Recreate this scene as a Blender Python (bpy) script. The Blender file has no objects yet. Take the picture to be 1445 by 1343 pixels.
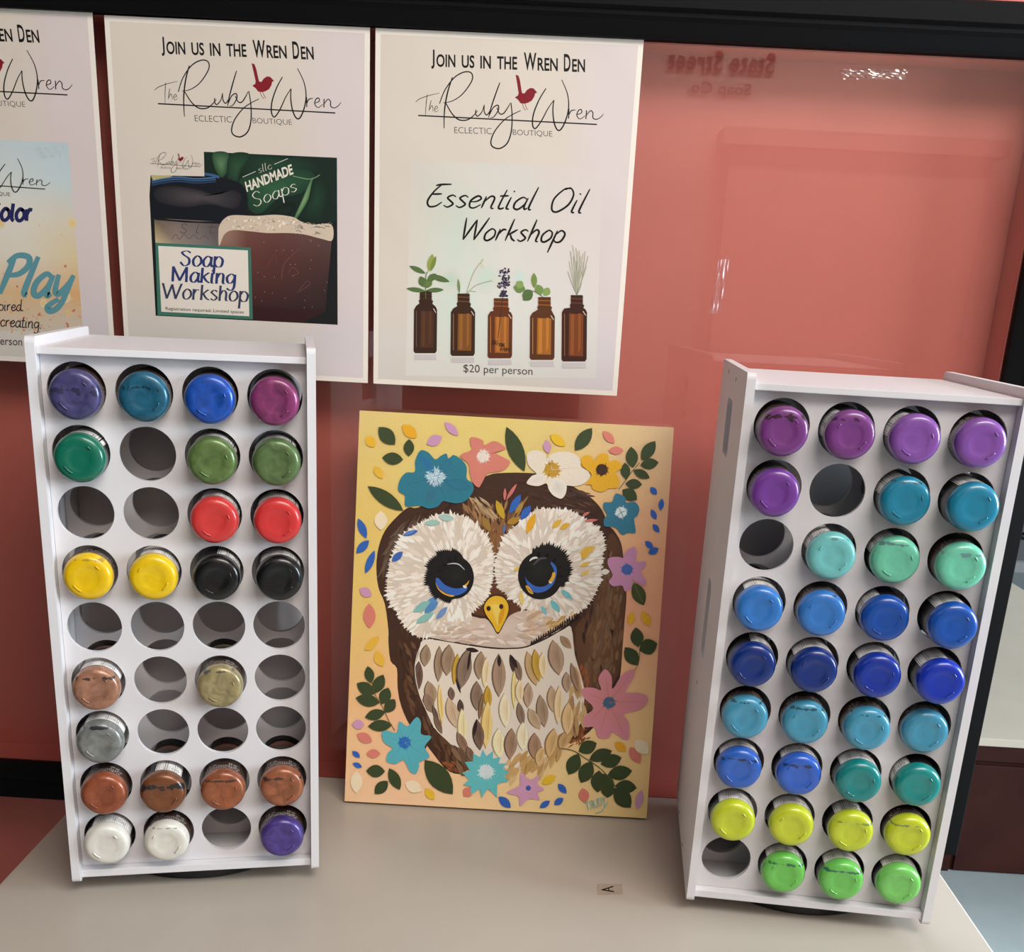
import bpy, bmesh, math, random
from mathutils import Vector, Matrix
from mathutils.geometry import tessellate_polygon
random.seed(7)
PI = math.pi
S = bpy.context.scene
C = S.collection
W, H = 1445, 1343

# ------------------------------------------------------------------ camera
FOC, PPY = 1466.89, 220.0
CAM = Vector((-0.00745, -0.94119, 1.19942))
PITCH, YAW, ROLL = 0.30985, 0.0171, 0.05333
def cam_axes():
    cy, sy, cp, sp = math.cos(YAW), math.sin(YAW), math.cos(PITCH), math.sin(PITCH)
    f = Vector((-sy*cp, cy*cp, -sp)); r = Vector((cy, sy, 0)); u = r.cross(f)
    c, s = math.cos(ROLL), math.sin(ROLL)
    return c*r + s*u, -s*r + c*u, f
RX, UX, FX = cam_axes()
cd = bpy.data.cameras.new('camera'); cam = bpy.data.objects.new('camera', cd); C.objects.link(cam)
cam.matrix_world = Matrix(((RX.x, UX.x, -FX.x, CAM.x), (RX.y, UX.y, -FX.y, CAM.y), (RX.z, UX.z, -FX.z, CAM.z), (0, 0, 0, 1)))
cd.sensor_fit = 'HORIZONTAL'; cd.sensor_width = 36; cd.lens = FOC*36/W
cd.shift_y = PPY/W
cd.clip_start = 0.02
S.camera = cam
def ray(px, py):
    return (px - W/2)/FOC*RX + (H/2 + PPY - py)/FOC*UX + FX
def hit_y(px, py, y=0.0):
    r = ray(px, py); return CAM + (y - CAM.y)/r.y*r
def hit_z(px, py, z):
    r = ray(px, py); return CAM + (z - CAM.z)/r.z*r

# ------------------------------------------------------------------ light, world, exposure
S.view_settings.view_transform = 'Standard'
S.view_settings.look = 'None'
S.view_settings.exposure = -0.17
S.view_settings.gamma = 1.0
S.view_settings.use_curve_mapping = False
wd = bpy.data.worlds.new('world'); S.world = wd; wd.use_nodes = True
bg = wd.node_tree.nodes['Background']
bg.inputs[0].default_value = (0.80, 0.90, 1.0, 1); bg.inputs[1].default_value = 0.13
def area(name, loc, target, sx, sy, power, col):
    l = bpy.data.lights.new(name, 'AREA'); l.shape = 'RECTANGLE'; l.size = sx; l.size_y = sy
    l.energy = power; l.color = col
    o = bpy.data.objects.new(name, l); C.objects.link(o); o.location = loc
    o.rotation_euler = (Vector(target) - Vector(loc)).to_track_quat('-Z', 'Y').to_euler()
    return o
area('ceiling_lamp', (0.72, -1.3, 2.48), (0.05, -0.1, 0.95), 1.3, 0.7, 38, (1.0, 0.95, 0.89))
area('shop_ceiling_lamp', (-1.7, -1.75, 2.5), (0.0, -0.2, 0.9), 1.2, 0.6, 5, (0.97, 0.97, 1.0))
area('front_window_daylight', (1.9, -0.5, 1.35), (0.3, -0.3, 0.75), 0.8, 0.8, 62, (0.80, 0.92, 1.0))
area('side_window_daylight', (2.7, 2.4, 2.2), (1.2, 1.3, 0.2), 1.2, 1.2, 50, (0.85, 0.94, 1.0))
area('added_wall_wash', (1.0, -2.85, 2.64), (1.0, -3.5, 1.55), 1.6, 0.15, 42, (1.0, 0.90, 0.84))  # added, unseen source: brightens the opposite wall so its reflection shows

# ------------------------------------------------------------------ helpers
def lin(c):
    def f(v):
        v = max(0.0, min(1.0, v/255.0))
        return v/12.92 if v <= 0.04045 else ((v + 0.055)/1.055)**2.4
    return (f(c[0]), f(c[1]), f(c[2]))
def gain(c, k):
    l = lin(c); return tuple(min(0.92, x*k) for x in l)
def mat(name, col, rough=0.5, metallic=0.0, coat=0.0, spec=0.5, bump=0.0, bscale=200.0, var=0.0, vscale=8.0, coat_rough=0.08):
    m = bpy.data.materials.new(name); m.use_nodes = True
    nt = m.node_tree; b = nt.nodes['Principled BSDF']
    b.inputs['Base Color'].default_value = (*col, 1); b.inputs['Roughness'].default_value = rough
    b.inputs['Metallic'].default_value = metallic; b.inputs['Coat Weight'].default_value = coat
    b.inputs['Coat Roughness'].default_value = coat_rough
    b.inputs['Specular IOR Level'].default_value = spec
    tc = nt.nodes.new('ShaderNodeTexCoord')
    if bump:
        n = nt.nodes.new('ShaderNodeTexNoise'); n.inputs['Scale'].default_value = bscale; n.inputs['Detail'].default_value = 4
        nt.links.new(tc.outputs['Object'], n.inputs['Vector'])
        bp = nt.nodes.new('ShaderNodeBump'); bp.inputs['Strength'].default_value = bump; bp.inputs['Distance'].default_value = 0.002
        nt.links.new(n.outputs['Fac'], bp.inputs['Height']); nt.links.new(bp.outputs['Normal'], b.inputs['Normal'])
    if var:
        n = nt.nodes.new('ShaderNodeTexNoise'); n.inputs['Scale'].default_value = vscale; n.inputs['Detail'].default_value = 5
        nt.links.new(tc.outputs['Object'], n.inputs['Vector'])
        r = nt.nodes.new('ShaderNodeValToRGB')
        r.color_ramp.elements[0].position = 0.3; r.color_ramp.elements[1].position = 0.7
        r.color_ramp.elements[0].color = (*[c*(1 - var) for c in col], 1)
        r.color_ramp.elements[1].color = (*[min(1, c*(1 + var)) for c in col], 1)
        nt.links.new(n.outputs['Fac'], r.inputs['Fac']); nt.links.new(r.outputs['Color'], b.inputs['Base Color'])
    return m
def paint_mat(name, rough=0.5, spec=0.3, bump=0.0, bscale=300, coat=0.0):
    m = mat(name, (1, 1, 1), rough, spec=spec, bump=bump, bscale=bscale, coat=coat)
    nt = m.node_tree; a = nt.nodes.new('ShaderNodeAttribute'); a.attribute_name = 'Col'
    nt.links.new(a.outputs['Color'], nt.nodes['Principled BSDF'].inputs['Base Color'])
    return m
def clear_mat(name, ior=1.5, rough=0.0, tint=(1, 1, 1), extra=0.0):
    m = bpy.data.materials.new(name); m.use_nodes = True; nt = m.node_tree; nt.nodes.clear()
    o = nt.nodes.new('ShaderNodeOutputMaterial'); t = nt.nodes.new('ShaderNodeBsdfTransparent'); t.inputs[0].default_value = (*tint, 1)
    g = nt.nodes.new('ShaderNodeBsdfGlossy'); g.inputs['Roughness'].default_value = rough
    L = nt.links.new; f0 = ((ior - 1)/(ior + 1))**2 + extra
    ge = nt.nodes.new('ShaderNodeNewGeometry'); dp = nt.nodes.new('ShaderNodeVectorMath'); dp.operation = 'DOT_PRODUCT'
    L(ge.outputs['Normal'], dp.inputs[0]); L(ge.outputs['Incoming'], dp.inputs[1])
    def mth(op, a, b):
        n = nt.nodes.new('ShaderNodeMath'); n.operation = op
        for k, v in enumerate((a, b)):
            if isinstance(v, (int, float)): n.inputs[k].default_value = v
            else: L(v, n.inputs[k])
        return n.outputs[0]
    c = mth('SUBTRACT', 1.0, mth('ABSOLUTE', dp.outputs['Value'], 0)); fr = mth('ADD', mth('MULTIPLY', mth('POWER', c, 5.0), 1 - f0), f0)   # Schlick, the same from both sides
    mx = nt.nodes.new('ShaderNodeMixShader'); L(fr, mx.inputs[0])
    nt.links.new(t.outputs[0], mx.inputs[1]); nt.links.new(g.outputs[0], mx.inputs[2]); nt.links.new(mx.outputs[0], o.inputs[0])
    return m
def link(name, me, m=None, parent=None):
    o = bpy.data.objects.new(name, me); C.objects.link(o)
    if m is not None and not me.materials: me.materials.append(m)
    if parent: o.parent = parent
    return o
def from_bm(name, bm, m, parent=None, smooth=False):
    me = bpy.data.meshes.new(name); bm.normal_update(); bm.to_mesh(me); bm.free()
    if smooth:
        for p in me.polygons: p.use_smooth = True
    return link(name, me, m, parent)
def bx(bm, x0, x1, y0, y1, z0, z1, bevel=0.0):
    r = bmesh.ops.create_cube(bm, size=1.0)
    for v in r['verts']:
        v.co = Vector(((x0 + x1)/2 + v.co.x*(x1 - x0), (y0 + y1)/2 + v.co.y*(y1 - y0), (z0 + z1)/2 + v.co.z*(z1 - z0)))
    if bevel:
        es = set(e for v in r['verts'] for e in v.link_edges)
        bmesh.ops.bevel(bm, geom=list(es), offset=bevel, segments=2, affect='EDGES', profile=0.7)
def box_obj(name, dims, m, parent=None, bevel=0.0):
    bm = bmesh.new(); bx(bm, *dims, bevel=bevel); return from_bm(name, bm, m, parent)
def tag(o, label, cat, group=None):
    o['label'] = label; o['category'] = cat
    if group: o['group'] = group
    return o
def struct(o):
    o['kind'] = 'structure'; return o
def empty(name, loc, rz=0.0):
    o = bpy.data.objects.new(name, None); C.objects.link(o); o.location = loc; o.rotation_euler = (0, 0, rz); o.empty_display_size = 0.05
    return o
def lathe_y(profile, n=48):
    """profile = [(radius, y)]; closed solid of revolution about local Y"""
    bm = bmesh.new(); rings = []
    for r, y in profile:
        if r < 1e-6: rings.append([bm.verts.new((0, y, 0))])
        else: rings.append([bm.verts.new((r*math.cos(2*PI*k/n), y, r*math.sin(2*PI*k/n))) for k in range(n)])
    for a, b in zip(rings, rings[1:]):
        for k in range(n):
            k2 = (k + 1) % n
            if len(a) == 1: bm.faces.new((a[0], b[k2], b[k]))
            elif len(b) == 1: bm.faces.new((a[k], a[k2], b[0]))
            else: bm.faces.new((a[k], a[k2], b[k2], b[k]))
    bmesh.ops.recalc_face_normals(bm, faces=bm.faces)
    return bm
def tube(bm, pts, r, n=8):
    rings = []
    for i, p in enumerate(pts):
        p = Vector(p); t = (Vector(pts[min(i + 1, len(pts) - 1)]) - Vector(pts[max(i - 1, 0)])).normalized()
        a = t.cross(Vector((0.123, 0.95, 0.3))).normalized(); b = t.cross(a)
        rr = r[i] if isinstance(r, (list, tuple)) else r
        rings.append([bm.verts.new(p + rr*(math.cos(2*PI*k/n)*a + math.sin(2*PI*k/n)*b)) for k in range(n)])
    for a, b in zip(rings, rings[1:]):
        for k in range(n): bm.faces.new((a[k], a[(k + 1) % n], b[(k + 1) % n], b[k]))
    bm.faces.new(rings[0][::-1]); bm.faces.new(rings[-1])
def plate_with_holes(outer, holes, to3, t0, t1):
    """2D outline with holes, extruded between offsets t0 and t1; to3(a, b, t) -> Vector"""
    bm = bmesh.new(); loops = [outer] + holes
    flat = [p for l in loops for p in l]
    tris = tessellate_polygon([[Vector((p[0], p[1], 0)) for p in l] for l in loops])
    A = [bm.verts.new(to3(p[0], p[1], t0)) for p in flat]; B = [bm.verts.new(to3(p[0], p[1], t1)) for p in flat]
    for t in tris:
        try:
            bm.faces.new([A[i] for i in t]); bm.faces.new([B[i] for i in reversed(t)])
        except ValueError: pass
    k = 0
    for l in loops:
        n = len(l)
        for i in range(n):
            j = (i + 1) % n
            bm.faces.new((A[k + i], A[k + j], B[k + j], B[k + i]))
        k += n
    bmesh.ops.recalc_face_normals(bm, faces=bm.faces)
    return bm

# ------------------------------------------------------------------ flat artwork builder (print and paint lying on a sheet)
def catmull(P, n=6, closed=False):
    if len(P) < 3 and not closed: 
        out = []
        for a, b in zip(P, P[1:]):
            for k in range(n): out.append((a[0] + (b[0] - a[0])*k/n, a[1] + (b[1] - a[1])*k/n))
        return out + [P[-1]]
    m = len(P); out = []
    for i in range(m if closed else m - 1):
        if closed: p0, p1, p2, p3 = P[(i - 1) % m], P[i], P[(i + 1) % m], P[(i + 2) % m]
        else: p0, p1, p2, p3 = P[max(i - 1, 0)], P[i], P[i + 1], P[min(i + 2, m - 1)]
        for k in range(n):
            t = k/n; t2 = t*t; t3 = t2*t
            out.append(tuple(0.5*(2*p1[j] + (p2[j] - p0[j])*t + (2*p0[j] - 5*p1[j] + 4*p2[j] - p3[j])*t2 + (3*p1[j] - p0[j] - 3*p2[j] + p3[j])*t3) for j in (0, 1)))
    if not closed: out.append(tuple(P[-1]))
    return out
TEXT_CACHE = {}
def text_mesh(s, bold=0.0):
    if (s, bold) in TEXT_CACHE: return TEXT_CACHE[(s, bold)]
    cu = bpy.data.curves.new('lettering', 'FONT'); cu.body = s; cu.offset = bold; cu.resolution_u = 4
    o = bpy.data.objects.new('lettering', cu); C.objects.link(o)
    bpy.context.view_layer.update()
    dg = bpy.context.evaluated_depsgraph_get(); me = bpy.data.meshes.new_from_object(o.evaluated_get(dg))
    v = [(p.co.x, p.co.y) for p in me.vertices]; f = [tuple(p.vertices) for p in me.polygons]
    bpy.data.objects.remove(o); bpy.data.curves.remove(cu); bpy.data.meshes.remove(me)
    TEXT_CACHE[(s, bold)] = (v, f); return v, f
GL = {  # single-stroke letters: x height 1, ascender 1.9, descender -0.9
 'a': (.95, [[(.75,.85),(.45,1),(.12,.6),(.15,.12),(.45,0),(.74,.45),(.8,.95)], [(.8,.97),(.76,.3),(.85,.02),(1.0,.12)]]),
 'b': (.9, [[(.15,1.9),(.12,.1)], [(.12,.55),(.45,1),(.8,.7),(.72,.12),(.4,0),(.13,.2)]]),
 'c': (.85, [[(.75,.8),(.45,1),(.1,.55),(.25,.05),(.55,0),(.8,.25)]]),
 'd': (.95, [[(.75,.85),(.45,1),(.12,.6),(.15,.12),(.45,0),(.74,.45)], [(.85,1.9),(.78,.3),(.85,.02),(1.0,.12)]]),
 'e': (.85, [[(.14,.5),(.5,.55),(.72,.8),(.45,1),(.12,.6),(.2,.1),(.5,0),(.85,.3)]]),
 'g': (.95, [[(.75,.85),(.45,1),(.1,.65),(.2,.15),(.5,.12),(.74,.5),(.8,.95)], [(.8,.97),(.75,-.4),(.45,-.85),(.1,-.6)]]),
 'h': (.95, [[(.17,1.9),(.12,0)], [(.12,.5),(.42,1),(.7,.8),(.7,.1),(.9,0)]]),
 'i': (.45, [[(.17,1),(.13,.1),(.33,0)], [(.2,1.42),(.22,1.52)]]),
 'k': (.9, [[(.17,1.9),(.12,0)], [(.72,1),(.16,.5)], [(.3,.6),(.55,.2),(.85,0)]]),
 'l': (.45, [[(.22,1.9),(.13,.2),(.33,0)]]),
 'n': (.95, [[(.14,1),(.12,0)], [(.12,.5),(.42,1),(.7,.85),(.7,.1),(.9,0)]]),
 'o': (.9, [[(.72,.85),(.42,1),(.1,.6),(.16,.12),(.45,0),(.78,.35),(.74,.8),(.5,.98)]]),
 'p': (.95, [[(.16,1),(.08,-.9)], [(.13,.6),(.45,1),(.82,.7),(.72,.1),(.38,0),(.13,.25)]]),
 'r': (.72, [[(.14,1),(.12,0)], [(.12,.5),(.36,.95),(.62,.93)]]),
 's': (.78, [[(.66,.85),(.4,1),(.15,.78),(.4,.52),(.64,.27),(.38,0),(.08,.15)]]),
 't': (.6, [[(.32,1.6),(.22,.2),(.4,0),(.58,.1)], [(.02,1.05),(.58,1.1)]]),
 'y': (.95, [[(.1,1),(.2,.25),(.45,.15),(.74,.6),(.82,1)], [(.82,1),(.7,-.4),(.35,-.9),(.1,-.65),(.5,-.15)]]),
 'w': (1.3, [[(.05,1),(.3,0),(.62,.9)], [(.62,.9),(.9,0),(1.22,1)]]),
 'C': (1.2, [[(1.1,1.5),(.75,1.9),(.2,1.3),(.2,.5),(.65,0),(1.1,.4)]]),
 'E': (1.15, [[(1.2,1.9),(.55,1.85),(.25,1.75)], [(.6,1.85),(.3,1.3),(.12,.5),(.35,.02),(.75,.05),(1.05,.4)], [(.2,1.02),(.85,1.08)]]),
 'M': (1.7, [[(.2,1.9),(.2,0)], [(.2,1.9),(.82,.1)], [(.82,.1),(1.4,1.9)], [(1.4,1.9),(1.42,0)]]),
 'O': (1.45, [[(.9,1.85),(.55,1.8),(.15,1.0),(.3,.15),(.7,0),(1.2,.6),(1.25,1.4),(.9,1.9),(.6,1.75)]]),
 'P': (1.2, [[(.3,1.9),(.2,0)], [(.05,1.5),(.4,1.9),(.95,1.85),(1.1,1.4),(.8,.95),(.3,.85)]]),
 'S': (1.15, [[(1.0,1.55),(.65,1.9),(.25,1.6),(.4,1.1),(.85,.7),(.85,.2),(.45,0),(.1,.35)]]),
 'W': (1.9, [[(.1,1.9),(.5,0)], [(.5,0),(.95,1.75)], [(.95,1.75),(1.3,0)], [(1.3,0),(1.8,1.95)]]),
 'T': (1.1, [[(.1,1.8),(1.1,1.9)], [(.6,1.85),(.55,0)]]),
 'R': (1.1, [[(.9,1.9),(.9,0)], [(.9,1.85),(.3,1.7),(.4,1.1),(.9,1.0)], [(.6,1.0),(.1,0)]]),
 'U': (1.1, [[(.15,1.9),(.15,.5),(.5,0),(.9,.5),(.95,1.9)]]),
 'D': (1.1, [[(.2,1.9),(.2,0)], [(.1,1.9),(.8,1.6),(.9,.6),(.15,0)]]),
 'Y': (1.1, [[(.1,1.9),(.5,1.0)], [(1.0,1.9),(.5,1.0),(.2,-.6)]]),
 '.': (.4, [[(.05,.0),(.22,.12)]]), ' ': (.6, []),
}
class Art:
    def __init__(s, K=1.0): s.P = []; s.z = 1; s.t = lambda p: p; s.K = K; s.n = 0
    def up(s): s.z += 1
    def add(s, v, f, cols):
        s.n += 1
        if isinstance(cols[0], (int, float)): cols = [cols]*len(v)
        s.P.append(([s.t(p) for p in v], f, [gain(c, s.K) for c in cols], s.z + (s.n % 6)/7.0))
    def poly(s, pts, col): s.add(list(pts), [tuple(range(len(pts)))], col)
    def blob(s, pts, col, n=5): s.poly(catmull(pts, n, True), col)
    def fan(s, pts, cin, cout, centre=None):
        c = centre or (sum(p[0] for p in pts)/len(pts), sum(p[1] for p in pts)/len(pts)); n = len(pts)
        s.add([c] + list(pts), [(0, i + 1, (i + 1) % n + 1) for i in range(n)], [cin] + [cout]*n)
    def ellipse(s, cx, cy, rx, ry, col, cout=None, rot=0, n=28):
        c, q = math.cos(rot), math.sin(rot)
        P = [(cx + rx*math.cos(a)*c - ry*math.sin(a)*q, cy + rx*math.cos(a)*q + ry*math.sin(a)*c) for a in [2*PI*k/n for k in range(n)]]
        if cout: s.fan(P, col, cout, (cx, cy))
        else: s.poly(P, col)
    def ribbon(s, pts, w, col, n=6, smooth=True, nib=None, c2=None):
        P = catmull(pts, n) if smooth else pts
        L, R, cc, m = [], [], [], len(P)
        for i, p in enumerate(P):
            a = P[max(i - 1, 0)]; b = P[min(i + 1, m - 1)]; dx, dy = b[0] - a[0], b[1] - a[1]; l = math.hypot(dx, dy) or 1
            t = i/(m - 1); ww = w(t) if callable(w) else w
            if nib is not None: ww *= nib + (1 - nib)*abs(dy/l)**1.3
            L.append((p[0] - dy/l*ww/2, p[1] + dx/l*ww/2)); R.append((p[0] + dy/l*ww/2, p[1] - dx/l*ww/2))
            cc.append(col if c2 is None else tuple(col[j] + (c2[j] - col[j])*t for j in range(3)))
        s.add(L + R, [(i, i + 1, m + i + 1, m + i) for i in range(m - 1)], cc + cc)
    def leaf(s, x, y, l, w, ang, col, c2=None, vein=None, fat=0.5):
        """petal or leaf from base (x, y) along ang (degrees, image axes)"""
        a = math.radians(ang); ux, uy = math.cos(a), math.sin(a); N = 7; L, R = [], []
        for k in range(N + 1):
            t = k/N; ww = w/2*math.sin(PI*t**(0.5/fat if fat < .5 else 1.0))**0.8 if 0 < t < 1 else 0
            L.append((x + ux*l*t - uy*ww, y + uy*l*t + ux*ww)); R.append((x + ux*l*t + uy*ww, y + uy*l*t - ux*ww))
        pts = L + R[-2:0:-1]
        if c2: s.fan(pts, col, c2, (x + ux*l*.45, y + uy*l*.45))
        else: s.poly(pts, col)
        if vein: s.ribbon([(x, y), (x + ux*l*.85, y + uy*l*.85)], max(.5, w*.05), vein, smooth=False)
    def grid(s, P00, P10, P11, P01, cols):
        """bilinear patch, cols[row][col]"""
        r, c = len(cols), len(cols[0]); V, F, K = [], [], []
        for i in range(r):
            for j in range(c):
                u, v = j/(c - 1), i/(r - 1)
                V.append(tuple((1-u)*(1-v)*P00[k] + u*(1-v)*P10[k] + u*v*P11[k] + (1-u)*v*P01[k] for k in (0, 1))); K.append(cols[i][j])
        for i in range(r - 1):
            for j in range(c - 1): F.append((i*c + j, i*c + j + 1, (i+1)*c + j + 1, (i+1)*c + j))
        s.add(V, F, K)
    def text(s, st, o, ex, ey, col, bold=0.0):
        """block letters fitted to the parallelogram o + ex, o + ey"""
        v, f = text_mesh(st, bold); x0 = min(p[0] for p in v); x1 = max(p[0] for p in v); y0 = min(p[1] for p in v); y1 = max(p[1] for p in v)
        V = [(o[0] + (p[0]-x0)/(x1-x0)*ex[0] + (p[1]-y0)/(y1-y0)*ey[0], o[1] + (p[0]-x0)/(x1-x0)*ex[1] + (p[1]-y0)/(y1-y0)*ey[1]) for p in v]
        s.add(V, f, col)
    def script(s, st, o, end, xh, col, w, slant=0.25, nib=None, serif=0.0, asc=1.0):
        """single-stroke letters from o to end (baseline), x height xh (pixels, up)"""
        tot = sum(GL[c][0] for c in st); L = math.hypot(end[0]-o[0], end[1]-o[1]); ux, uy = (end[0]-o[0])/L, (end[1]-o[1])/L; k = L/tot; x = 0
        def m(px, py):
            if py > 1: py = 1 + (py - 1)*asc
            if py < 0 and asc < 1: py *= .75
            a, b = x*k + px*k + py*slant*xh, py*xh
            return (o[0] + a*ux + b*uy, o[1] + a*uy - b*ux)
        for c in st:
            for ln in GL[c][1]:
                s.ribbon([m(*p) for p in ln], w, col, n=7, nib=nib)
                if serif:
                    for p in (ln[0], ln[-1]):
                        if len(ln) == 2: s.ribbon([m(p[0] - serif, p[1]), m(p[0] + serif, p[1])], w*.28 if not callable(w) else w(.5)*.28, col, smooth=False)
            x += GL[c][0]; s.up()
    def build(s, name, place, m, parent=None, eps=6e-6, base=2e-5, sheet=None):
        """place(a, b, off) -> world point; sheet = (verts, faces, colour) of the carrier"""
        V, F, K = [], [], []
        if sheet:
            V += sheet[0]; F += sheet[1]; K += [gain(sheet[2], s.K)]*len(sheet[0])
        for v, f, c, z in s.P:
            k = len(V); V += [place(p[0], p[1], base + z*eps) for p in v]; F += [tuple(i + k for i in q) for q in f]; K += c
        me = bpy.data.meshes.new(name); me.from_pydata([tuple(p) for p in V], [], F); me.validate()
        at = me.color_attributes.new('Col', 'FLOAT_COLOR', 'POINT')
        flat = []
        for c in K: flat += [c[0], c[1], c[2], 1.0]
        at.data.foreach_set('color', flat)
        return link(name, me, m, parent)
def crop(ox, oy, sc): return lambda *pts: [(ox + x/sc, oy + y/sc) for x, y in pts]

# ------------------------------------------------------------------ setting
TZ = 0.75
RED = (0.53, 0.135, 0.104)
wall_red = mat('wall red paint', RED, 0.55, var=0.06, vscale=3)
m_black = mat('black painted wood', (0.004, 0.004, 0.0045), 0.7, spec=0.08)
m_floor = mat('grey concrete floor', (0.40, 0.47, 0.48), 0.4, var=0.12, vscale=4)
m_dark = mat('dark shop wall', (0.02, 0.014, 0.013), 0.8)
m_ceil = mat('ceiling paint', (0.55, 0.53, 0.5), 0.8)
struct(box_obj('floor', (-4, 5, -4.2, 4.6, -0.1, 0.0), m_floor))
struct(box_obj('wall_back', (-3, 0.405, 0.05, 0.12, 0.0, 2.7), wall_red))
struct(box_obj('trim_1', (0.4055, 0.4285, 0.05, 0.128, 0.0, 2.7), m_black, bevel=0.001))
m_beige = mat('beige shop wall', (0.62, 0.50, 0.42), 0.6, var=0.06, vscale=2.2)
struct(box_obj('wall_front', (0.15, 5, -3.66, -3.58, 0.0, 2.7), m_beige))
struct(box_obj('wall_rear', (-4, 5, -3.8, -3.7, 0.0, 2.7), m_dark))
struct(box_obj('light_blocker_left', (-0.90, -0.82, -1.0, 0.0485, 0.0, 2.7), m_dark))  # unseen partition added to keep light off the left end of the glass
struct(box_obj('ceiling', (-3, 2.6, -3.69, 0.13, 2.701, 2.76), m_ceil))
struct(box_obj('wall_far', (-3, 5, 4.3, 4.38, 0.72, 2.7), m_dark))
# low shop window in the far wall
win = bmesh.new()
for z0, z1 in ((0.0, 0.05), (0.32, 0.36), (0.66, 0.72)): bx(win, 0.6, 5, 4.3, 4.36, z0, z1)
for x in (0.6, 2.0, 3.4, 4.92): bx(win, x, x + 0.08, 4.3, 4.36, 0.05, 0.66)
wn = struct(from_bm('window_1', win, mat('white window frame', (0.75, 0.78, 0.8), 0.4)))
struct(box_obj('window_pane', (0.6, 5, 4.325, 4.331, 0.05, 0.66), clear_mat('window glass', 1.45)))

# ------------------------------------------------------------------ glazed board on the wall
FXL, FXR, FZB, FZT = -0.74, 0.39, 0.7312, 1.4019
fr = empty('framed_glass_board', (0, 0.0495, FZB - 0.0343))
tag(fr, 'large black framed glass board with red backing on the wall', 'framed board')
fr_loc = fr.location.copy()
def rel(o, root): o.parent = root; o.matrix_parent_inverse = Matrix.Translation(-root.location) if root.rotation_euler.z == 0 else root.matrix_basis.inverted(); return o
bm = bmesh.new()
OX0, OX1, OZ0, OZ1 = FXL - 0.0375, 0.4285, FZB - 0.0343, 1.4385
# moulding profile swept around the opening: (inset from outer edge 0..1, y)
prof = [(0, 0.0495), (0, -0.012), (0.06, -0.016), (0.45, -0.0165), (0.52, -0.0125), (0.60, -0.0125), (0.68, -0.010), (0.93, -0.006), (1.0, -0.0045), (1.0, 0.0495)]
def cor(t): return [(OX0 + (FXL - OX0)*t, OZ0 + (FZB - OZ0)*t), (OX1 + (FXR - OX1)*t, OZ0 + (FZB - OZ0)*t), (OX1 + (FXR - OX1)*t, OZ1 + (FZT - OZ1)*t), (OX0 + (FXL - OX0)*t, OZ1 + (FZT - OZ1)*t)]
rings = [[bm.verts.new((x, y, z)) for x, z in cor(t)] for t, y in prof]
for a, b in zip(rings, rings[1:]):
    for k in range(4): bm.faces.new((a[k], a[(k+1) % 4], b[(k+1) % 4], b[k]))
for k in range(4): bm.faces.new((rings[-1][k], rings[-1][(k+1) % 4], rings[0][(k+1) % 4], rings[0][k]))
bmesh.ops.recalc_face_normals(bm, faces=bm.faces)
rel(from_bm('frame', bm, mat('black frame lacquer', (0.004, 0.004, 0.0045), 0.6, spec=0.10)), fr)
m_back = mat('brushed red backing', RED, 0.45, var=0.06, vscale=5)
rel(box_obj('backing', (FXL + 0.001, FXR - 0.001, 0.040, 0.048, FZB + 0.001, FZT - 0.001), m_back), fr)
rel(box_obj('glass', (FXL + 0.001, FXR - 0.001, 0.0006, 0.0036, FZB + 0.001, FZT - 0.001), clear_mat('pane', 1.5)), fr)

bm = bmesh.new()
bx(bm, FXL + 0.0012, FXR - 0.0012, 0.0045, 0.0395, FZB + 0.0003, FZB + 0.0015); bx(bm, FXL + 0.0012, FXR - 0.0012, 0.0045, 0.0395, FZT - 0.0015, FZT - 0.0003)
bx(bm, FXL + 0.0003, FXL + 0.0015, 0.0045, 0.0395, FZB + 0.0016, FZT - 0.0016); bx(bm, FXR - 0.0015, FXR - 0.0003, 0.0045, 0.0395, FZB + 0.0016, FZT - 0.0016)
rel(from_bm('lining', bm, m_back), fr)

# ------------------------------------------------------------------ posters taped on the glass
m_print = paint_mat('matte print', 0.55, 0.3)
PW, PH = 0.2159, 0.2794
KP = 1.12
BLK, INK = (12, 9, 9), (45, 38, 38)
A1 = crop(520, 30, 3.6125)
A2 = crop(520, 300, 3.6125)
P3 = (-0.15916, 1.40098, 0.00389); P2 = (-0.37958, 1.40059, 0.00218); P1 = (-0.38919 - PW, 1.40262 , 0.00391)
def plane_px(p): q = hit_y(p[0], p[1], -0.0004); return (q.x, q.z)
def to_local(P):
    c, s = math.cos(P[2]), math.sin(P[2])
    def f(p):
        x, z = plane_px(p); dx, dz = x - P[0], z - P[1]
        return (c*dx + s*dz, -( -s*dx + c*dz))          # (right, down) in metres from the top left corner
    return f
def place_on(P):
    c, s = math.cos(P[2]), math.sin(P[2])
    return lambda a, b, off: Vector((P[0] + c*a + s*b, -0.0004 - off, P[1] + s*a - c*b))
def sheet(P):
    pl = place_on(P); t = 0.0003; lo = [pl(0, 0, 0), pl(PW, 0, 0), pl(PW, PH, 0), pl(0, PH, 0)]
    hi = [Vector((p.x, p.y + t, p.z)) for p in lo]
    return (lo + hi, [(0, 1, 2, 3), (7, 6, 5, 4), (0, 4, 5, 1), (1, 5, 6, 2), (2, 6, 7, 3), (3, 7, 4, 0)], (222, 214, 203))
def sh(f, dx, dy=0.0): return lambda p: (f(p)[0] + dx, f(p)[1] + dy)
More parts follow.
